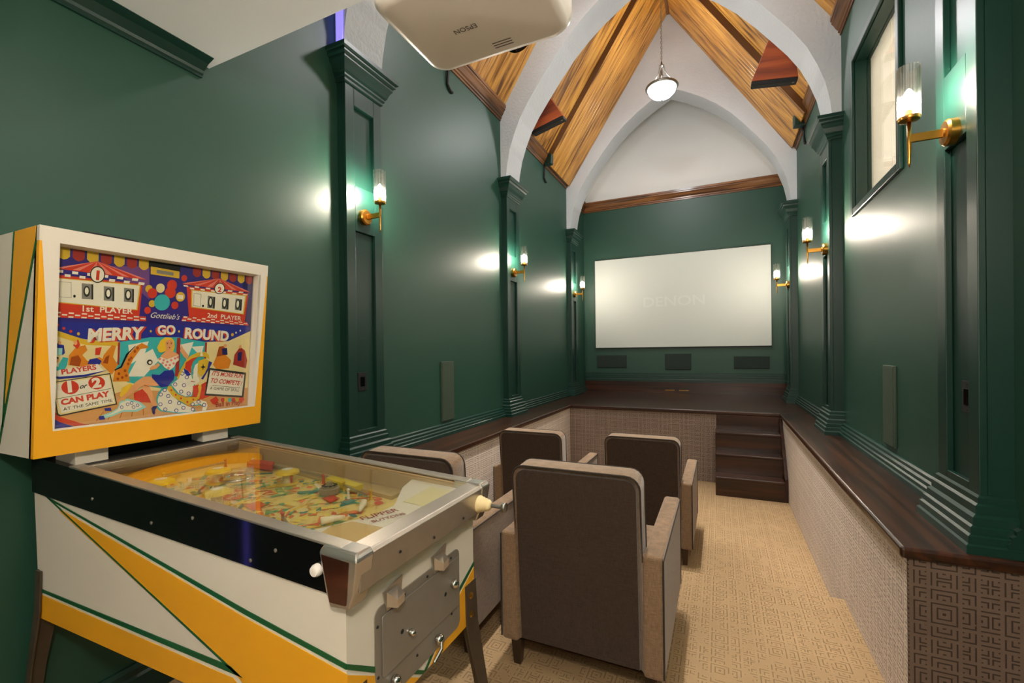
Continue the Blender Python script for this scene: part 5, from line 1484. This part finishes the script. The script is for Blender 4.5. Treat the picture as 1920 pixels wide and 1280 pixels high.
for i, (a, y) in enumerate(((1.08, .10), (1.10, .20), (1.10, .42), (1.02, .48), (.86, .06), (.7, .05), (.52, .07), (.50, .45), (.62, .47), (.36, .10), (.36, .43), (.44, .16), (.43, .40), (.95, .30), (.70, .40))):
    MB().lathe([(.007, 0), (.004, .008), (.004, .026), (.007, .03), (.003, .034)], (-a, y, zp(a)), n=10).build('post', cmat(['e8e0c8', 'd8b030', 'c8482c'][i % 3], .3), pb, smooth=True, auto=.8)
for p, q in (((.50, .45), (.36, .41)), ((.52, .07), (.36, .12)), ((.86, .06), (.7, .05)), ((1.02, .48), (.62, .49)), ((.44, .16), (.36, .12)), ((1.10, .20), (1.10, .42))):
    MB().tube([(-p[0], p[1], zp(p[0]) + .02), (-q[0], q[1], zp(q[0]) + .02)], .004, 6).build('wire_rail', M['steel'], pb)
for (a, y, b, z2) in ((.335, .20, .30, .255), (.335, .37, .30, .315)):
    n = 6
    pth = [(-(a + (b - a) * i / n), y + (z2 - y) * i / n, zp(a + (b - a) * i / n) + .014) for i in range(n + 1)]
    MB().tube(pth, [.012 - .006 * i / n for i in range(n + 1)], 8).build('flipper', cmat('efe6cc', .4), pb, smooth=True)
slab([(.30, .46), (1.0, .505), (1.0, .53), (.30, .53)], .0, .012, cmat('c2a878', .4), 'shooter_lane', pb)
slab([(.44, .44), (.60, .46), (.60, .495), (.44, .48)], .006, .02, cmat('d8c23a', .4), 'lane_plastic', pb)
slab([(.88, .46), (1.0, .44), (1.02, .48), (.92, .50)], .01, .02, cmat('c23a2a', .4), 'lane_plastic', pb)
# apron
ap = slab([(.052, .034), (.052, CW - .034), (.27, CW - .034), (.245, .45), (.165, .31), (.165, .22), (.25, .034)], .051, .004, cmat('e6dfd2', .4), 'apron', pb)
slab([(.205, .12), (.18, .165), (.07, .175), (.07, .04), (.19, .04)], .0555, .0012, cmat('cfae72', .45), 'wood_card', ap)
slab([(.07, .345), (.07, .50), (.17, .50), (.16, .345)], .0555, .0012, cmat('e2d6a8', .45), 'score_card', ap)
for s_, aa, kk in (('FLIPPER', .166, .10), ('BUTTONS', .130, .088)):
    vs_, fs_, tw, th = text_polys(s_, .015)
    k = kk / tw
    MB().add([(-(aa - .42 * (x * k) + y * k), .185 + x * k + y * k * .42, zp(aa - .42 * (x * k) + y * k) + .0562) for x, y in vs_], fs_).build('apron_lettering', cmat('98202c', .4), ap)
# glass
MB().prism(sidepoly([(.05, zr(.05) - .006), (1.19, zr(1.19) - .006), (1.19, zr(1.19) - .002), (.05, zr(.05) - .002)]), 1, .028, CW - .028).build('playfield_glass', M['glass'], pb)
MB().prism(sidepoly([(1.185, zr(1.2) - .04), (1.20, zr(1.2) - .04), (1.205, zr(1.2) + .006), (1.18, zr(1.2) + .006)]), 1, .02, CW - .02).build('rear_channel', M['steel'], pb, bevel=.002)
MB().prism(sidepoly([(1.22, zr(1.2) - .06), (1.225, zr(1.2) - .06), (1.225, zr(1.2)), (1.22, zr(1.2))]), 1, .024, CW - .024).build('rear_board', cmat('ddd2b8', .5), pb)
MB().prism(sidepoly([(1.225, zr(1.2) - .08), (CL, zr(1.2) - .08), (CL, zr(CL)), (1.225, zr(1.225))]), 1, .022, CW - .022).build('rear_deck', M['mattblack'], pb)

# ------------------------------------------------------------------ backbox
bb = thing_local = None
BY0, BY1 = -.093, .658
BT, BBm = 1.846, 1.134
def fx(z):                                   # face of the head leans forward at the top
    return -1.15 - .07 * (BT - z) / (BT - BBm)
shell = MB()
yo = [(-1.545, BBm), (fx(BBm) - .018, BBm), (fx(BT) - .018, BT), (-1.545, BT)]
shell.prism(yo, 1, BY0, BY0 + .018).prism(yo, 1, BY1 - .018, BY1)
shell.prism([(-1.545, BBm), (fx(BBm) - .018, BBm), (fx(BBm + .018) - .018, BBm + .018), (-1.545, BBm + .018)], 1, BY0 + .018, BY1 - .018)
shell.prism([(-1.545, BT - .018), (fx(BT - .018) - .018, BT - .018), (fx(BT) - .018, BT), (-1.545, BT)], 1, BY0 + .018, BY1 - .018)
shell.box(-1.545, BY0 + .018, BBm + .018, -1.53, BY1 - .018, BT - .018)
bb = shell.build('backbox', M['cabwhite'], pb)
for s, y in ((1, BY0), (-1, BY1)):
    def sp(pts, th, m, n):
        MB().prism(pts, 1, y, y - th * s).build(n, m, bb)
    sp([(-1.315, BT - .001), (-1.172, BT - .001), (-1.185, 1.79), (-1.405, 1.30), (-1.41, 1.30)], .0012, M['yellow'], 'yellow_panel')
    sp([(-1.325, BT - .001), (-1.315, BT - .001), (-1.425, 1.22), (-1.435, 1.22)], .002, M['stripe'], 'green_line')
    sp([(-1.178, 1.80), (-1.168, 1.80), (-1.455, 1.16), (-1.467, 1.16)], .002, M['stripe'], 'green_line')
G0, G1, GZ0, GZ1 = -.046, .616, 1.218, 1.800
def fpiece(y0, y1, z0, z1, m, name, front=0.0, depth=.03, y0t=None, y1t=None):
    y0t = y0 if y0t is None else y0t
    y1t = y1 if y1t is None else y1t
    MB().loft([[(fx(z0) - depth, y0, z0), (fx(z0) + front, y0, z0), (fx(z0) + front, y1, z0), (fx(z0) - depth, y1, z0)],
               [(fx(z1) - depth, y0t, z1), (fx(z1) + front, y0t, z1), (fx(z1) + front, y1t, z1), (fx(z1) - depth, y1t, z1)]]).build(name, m, bb, fix=True)
fpiece(BY0, BY1, GZ1, BT, M['cabwhite'], 'frame_top_rail')
fpiece(BY0, BY1, BBm, GZ0 - .004, M['yellow'], 'frame_bottom_rail')
fpiece(G0, G1, GZ0 - .004, GZ0, M['cabwhite'], 'frame_bead')
fpiece(G0 - .004, G0, GZ0 - .004, GZ1, M['cabwhite'], 'frame_stile', 0, .03, BY0 + .006, G0)
fpiece(BY0, G0 - .004, GZ0 - .004, GZ1, M['yellow'], 'frame_yellow_wedge', 0, .03, BY0, BY0 + .006)
fpiece(G1, G1 + .012, GZ0 - .004, GZ1, M['cabwhite'], 'frame_stile', 0, .03, G1, BY1 - .004)
fpiece(G1 + .012, BY1, GZ0 - .004, GZ1, M['yellow'], 'frame_yellow_wedge', 0, .03, BY1 - .004, BY1)
# white reveals running back to the glass
DG = .042
for nm_, pts in (('right', [(G1, 0), (G1 + .014, DG)]), ):
    MB().loft([[(fx(GZ0), G1 - .001, GZ0), (fx(GZ0) - DG, G1 + .002, GZ0), (fx(GZ0) - DG, G1 + .012, GZ0), (fx(GZ0), G1 + .010, GZ0)],
               [(fx(GZ1), G1 - .001, GZ1), (fx(GZ1) - DG, G1 + .002, GZ1), (fx(GZ1) - DG, G1 + .012, GZ1), (fx(GZ1), G1 + .010, GZ1)]]).build('reveal', M['cabwhite'], bb, fix=True)
MB().prism([(fx(GZ1), GZ1), (fx(GZ1) - DG, GZ1 - .004), (fx(GZ1) - DG, GZ1 + .01), (fx(GZ1), GZ1 + .01)], 1, G0, G1).build('reveal', M['cabwhite'], bb)
# printed glass
PX0, PX1 = -.040, .618
PZ0, PZ1 = GZ0 - .002, GZ1
vdir = Vector((fx(PZ1) - fx(PZ0), 0, PZ1 - PZ0))
vlen = vdir.length
vdir.normalize()
nface = Vector((vdir.z, 0, -vdir.x))
org = Vector((fx(PZ0) - DG, PX0, PZ0))
SU, SV = (PX1 - PX0) / .63, vlen / .58
def gp(u, v, lift):
    p = org + Vector((0, u * SU, 0)) + vdir * (v * SV) + nface * lift
    return tuple(p)
back = MB()
q = [gp(-.005, -.005, -.004), gp(.635, -.005, -.004), gp(.635, .585, -.004), gp(-.005, .585, -.004)]
q2 = [gp(-.005, -.005, 0), gp(.635, -.005, 0), gp(.635, .585, 0), gp(-.005, .585, 0)]
back.loft([q, q2]).build('backglass', M['mattblack'], bb, fix=True)
cols = sorted({a[1] if a[0] == 'p' else a[2] for a in ART})
art = MB()
for k, a in enumerate(ART):
    if a[0] == 'p':
        art.cur = cols.index(a[1])
        P_ = [(a[3][i] / 1e4, a[3][i + 1] / 1e4) for i in range(0, len(a[3]), 2)]
        n = len(P_)
        ar = sum(P_[i][0] * P_[(i + 1) % n][1] - P_[(i + 1) % n][0] * P_[i][1] for i in range(n))
        if ar < 0:
            P_ = P_[::-1]
        art.add([gp(u, v, .0004 + .00022 * a[2] + .0000004 * k) for u, v in P_], [list(range(n))])
    else:
        _, s_, c_, ly, ua, va, ub, vb, hs, bo, sh = a
        art.cur = cols.index(c_)
        ua, va, ub, vb = ua / 1e4, va / 1e4, ub / 1e4, vb / 1e4
        vs_, fs_, tw, th = text_polys(s_, bo, sh)
        du, dv = ub - ua, vb - va
        art.add([gp(ua + du * x / tw - dv * y * hs / tw, va + dv * x / tw + du * y * hs / tw, .0004 + .00022 * ly) for x, y in vs_], fs_)
art_o = art.build('backglass_print', [mat('backglass_' + c, c, .3, var=.05, scale=40, emit=ART_E) for c in cols], bb)
MB().loft([[gp(-.004, -.004, .0062), gp(.634, -.004, .0062), gp(.634, .584, .0062), gp(-.004, .584, .0062)], [gp(-.004, -.004, .008), gp(.634, -.004, .008), gp(.634, .584, .008), gp(-.004, .584, .008)]]).build('glass_pane', M['glass'], bb, fix=True)
# neck blocks and handle
for y0, y1 in ((.022, .113), (.431, .537)):
    box(-1.40, y0, zr(1.27) - .01, -1.262, y1, BBm).build('neck_block', M['cabwhite'], pb, bevel=.003)
box(-1.40, .113, zr(1.27) - .01, -1.34, .431, BBm).build('neck_recess', M['mattblack'], pb)
hd = MB().tube([(-1.30, .06, BT), (-1.30, .062, BT + .02), (-1.30, .075, BT + .03), (-1.30, .225, BT + .03), (-1.30, .238, BT + .02), (-1.30, .24, BT)], .008, 8).build('handle', M['mattblack'], pb)
for y in (.06, .24):
    box(-1.315, y - .02, BT, -1.285, y + .02, BT + .005).build('handle_foot', M['chrome'], hd)
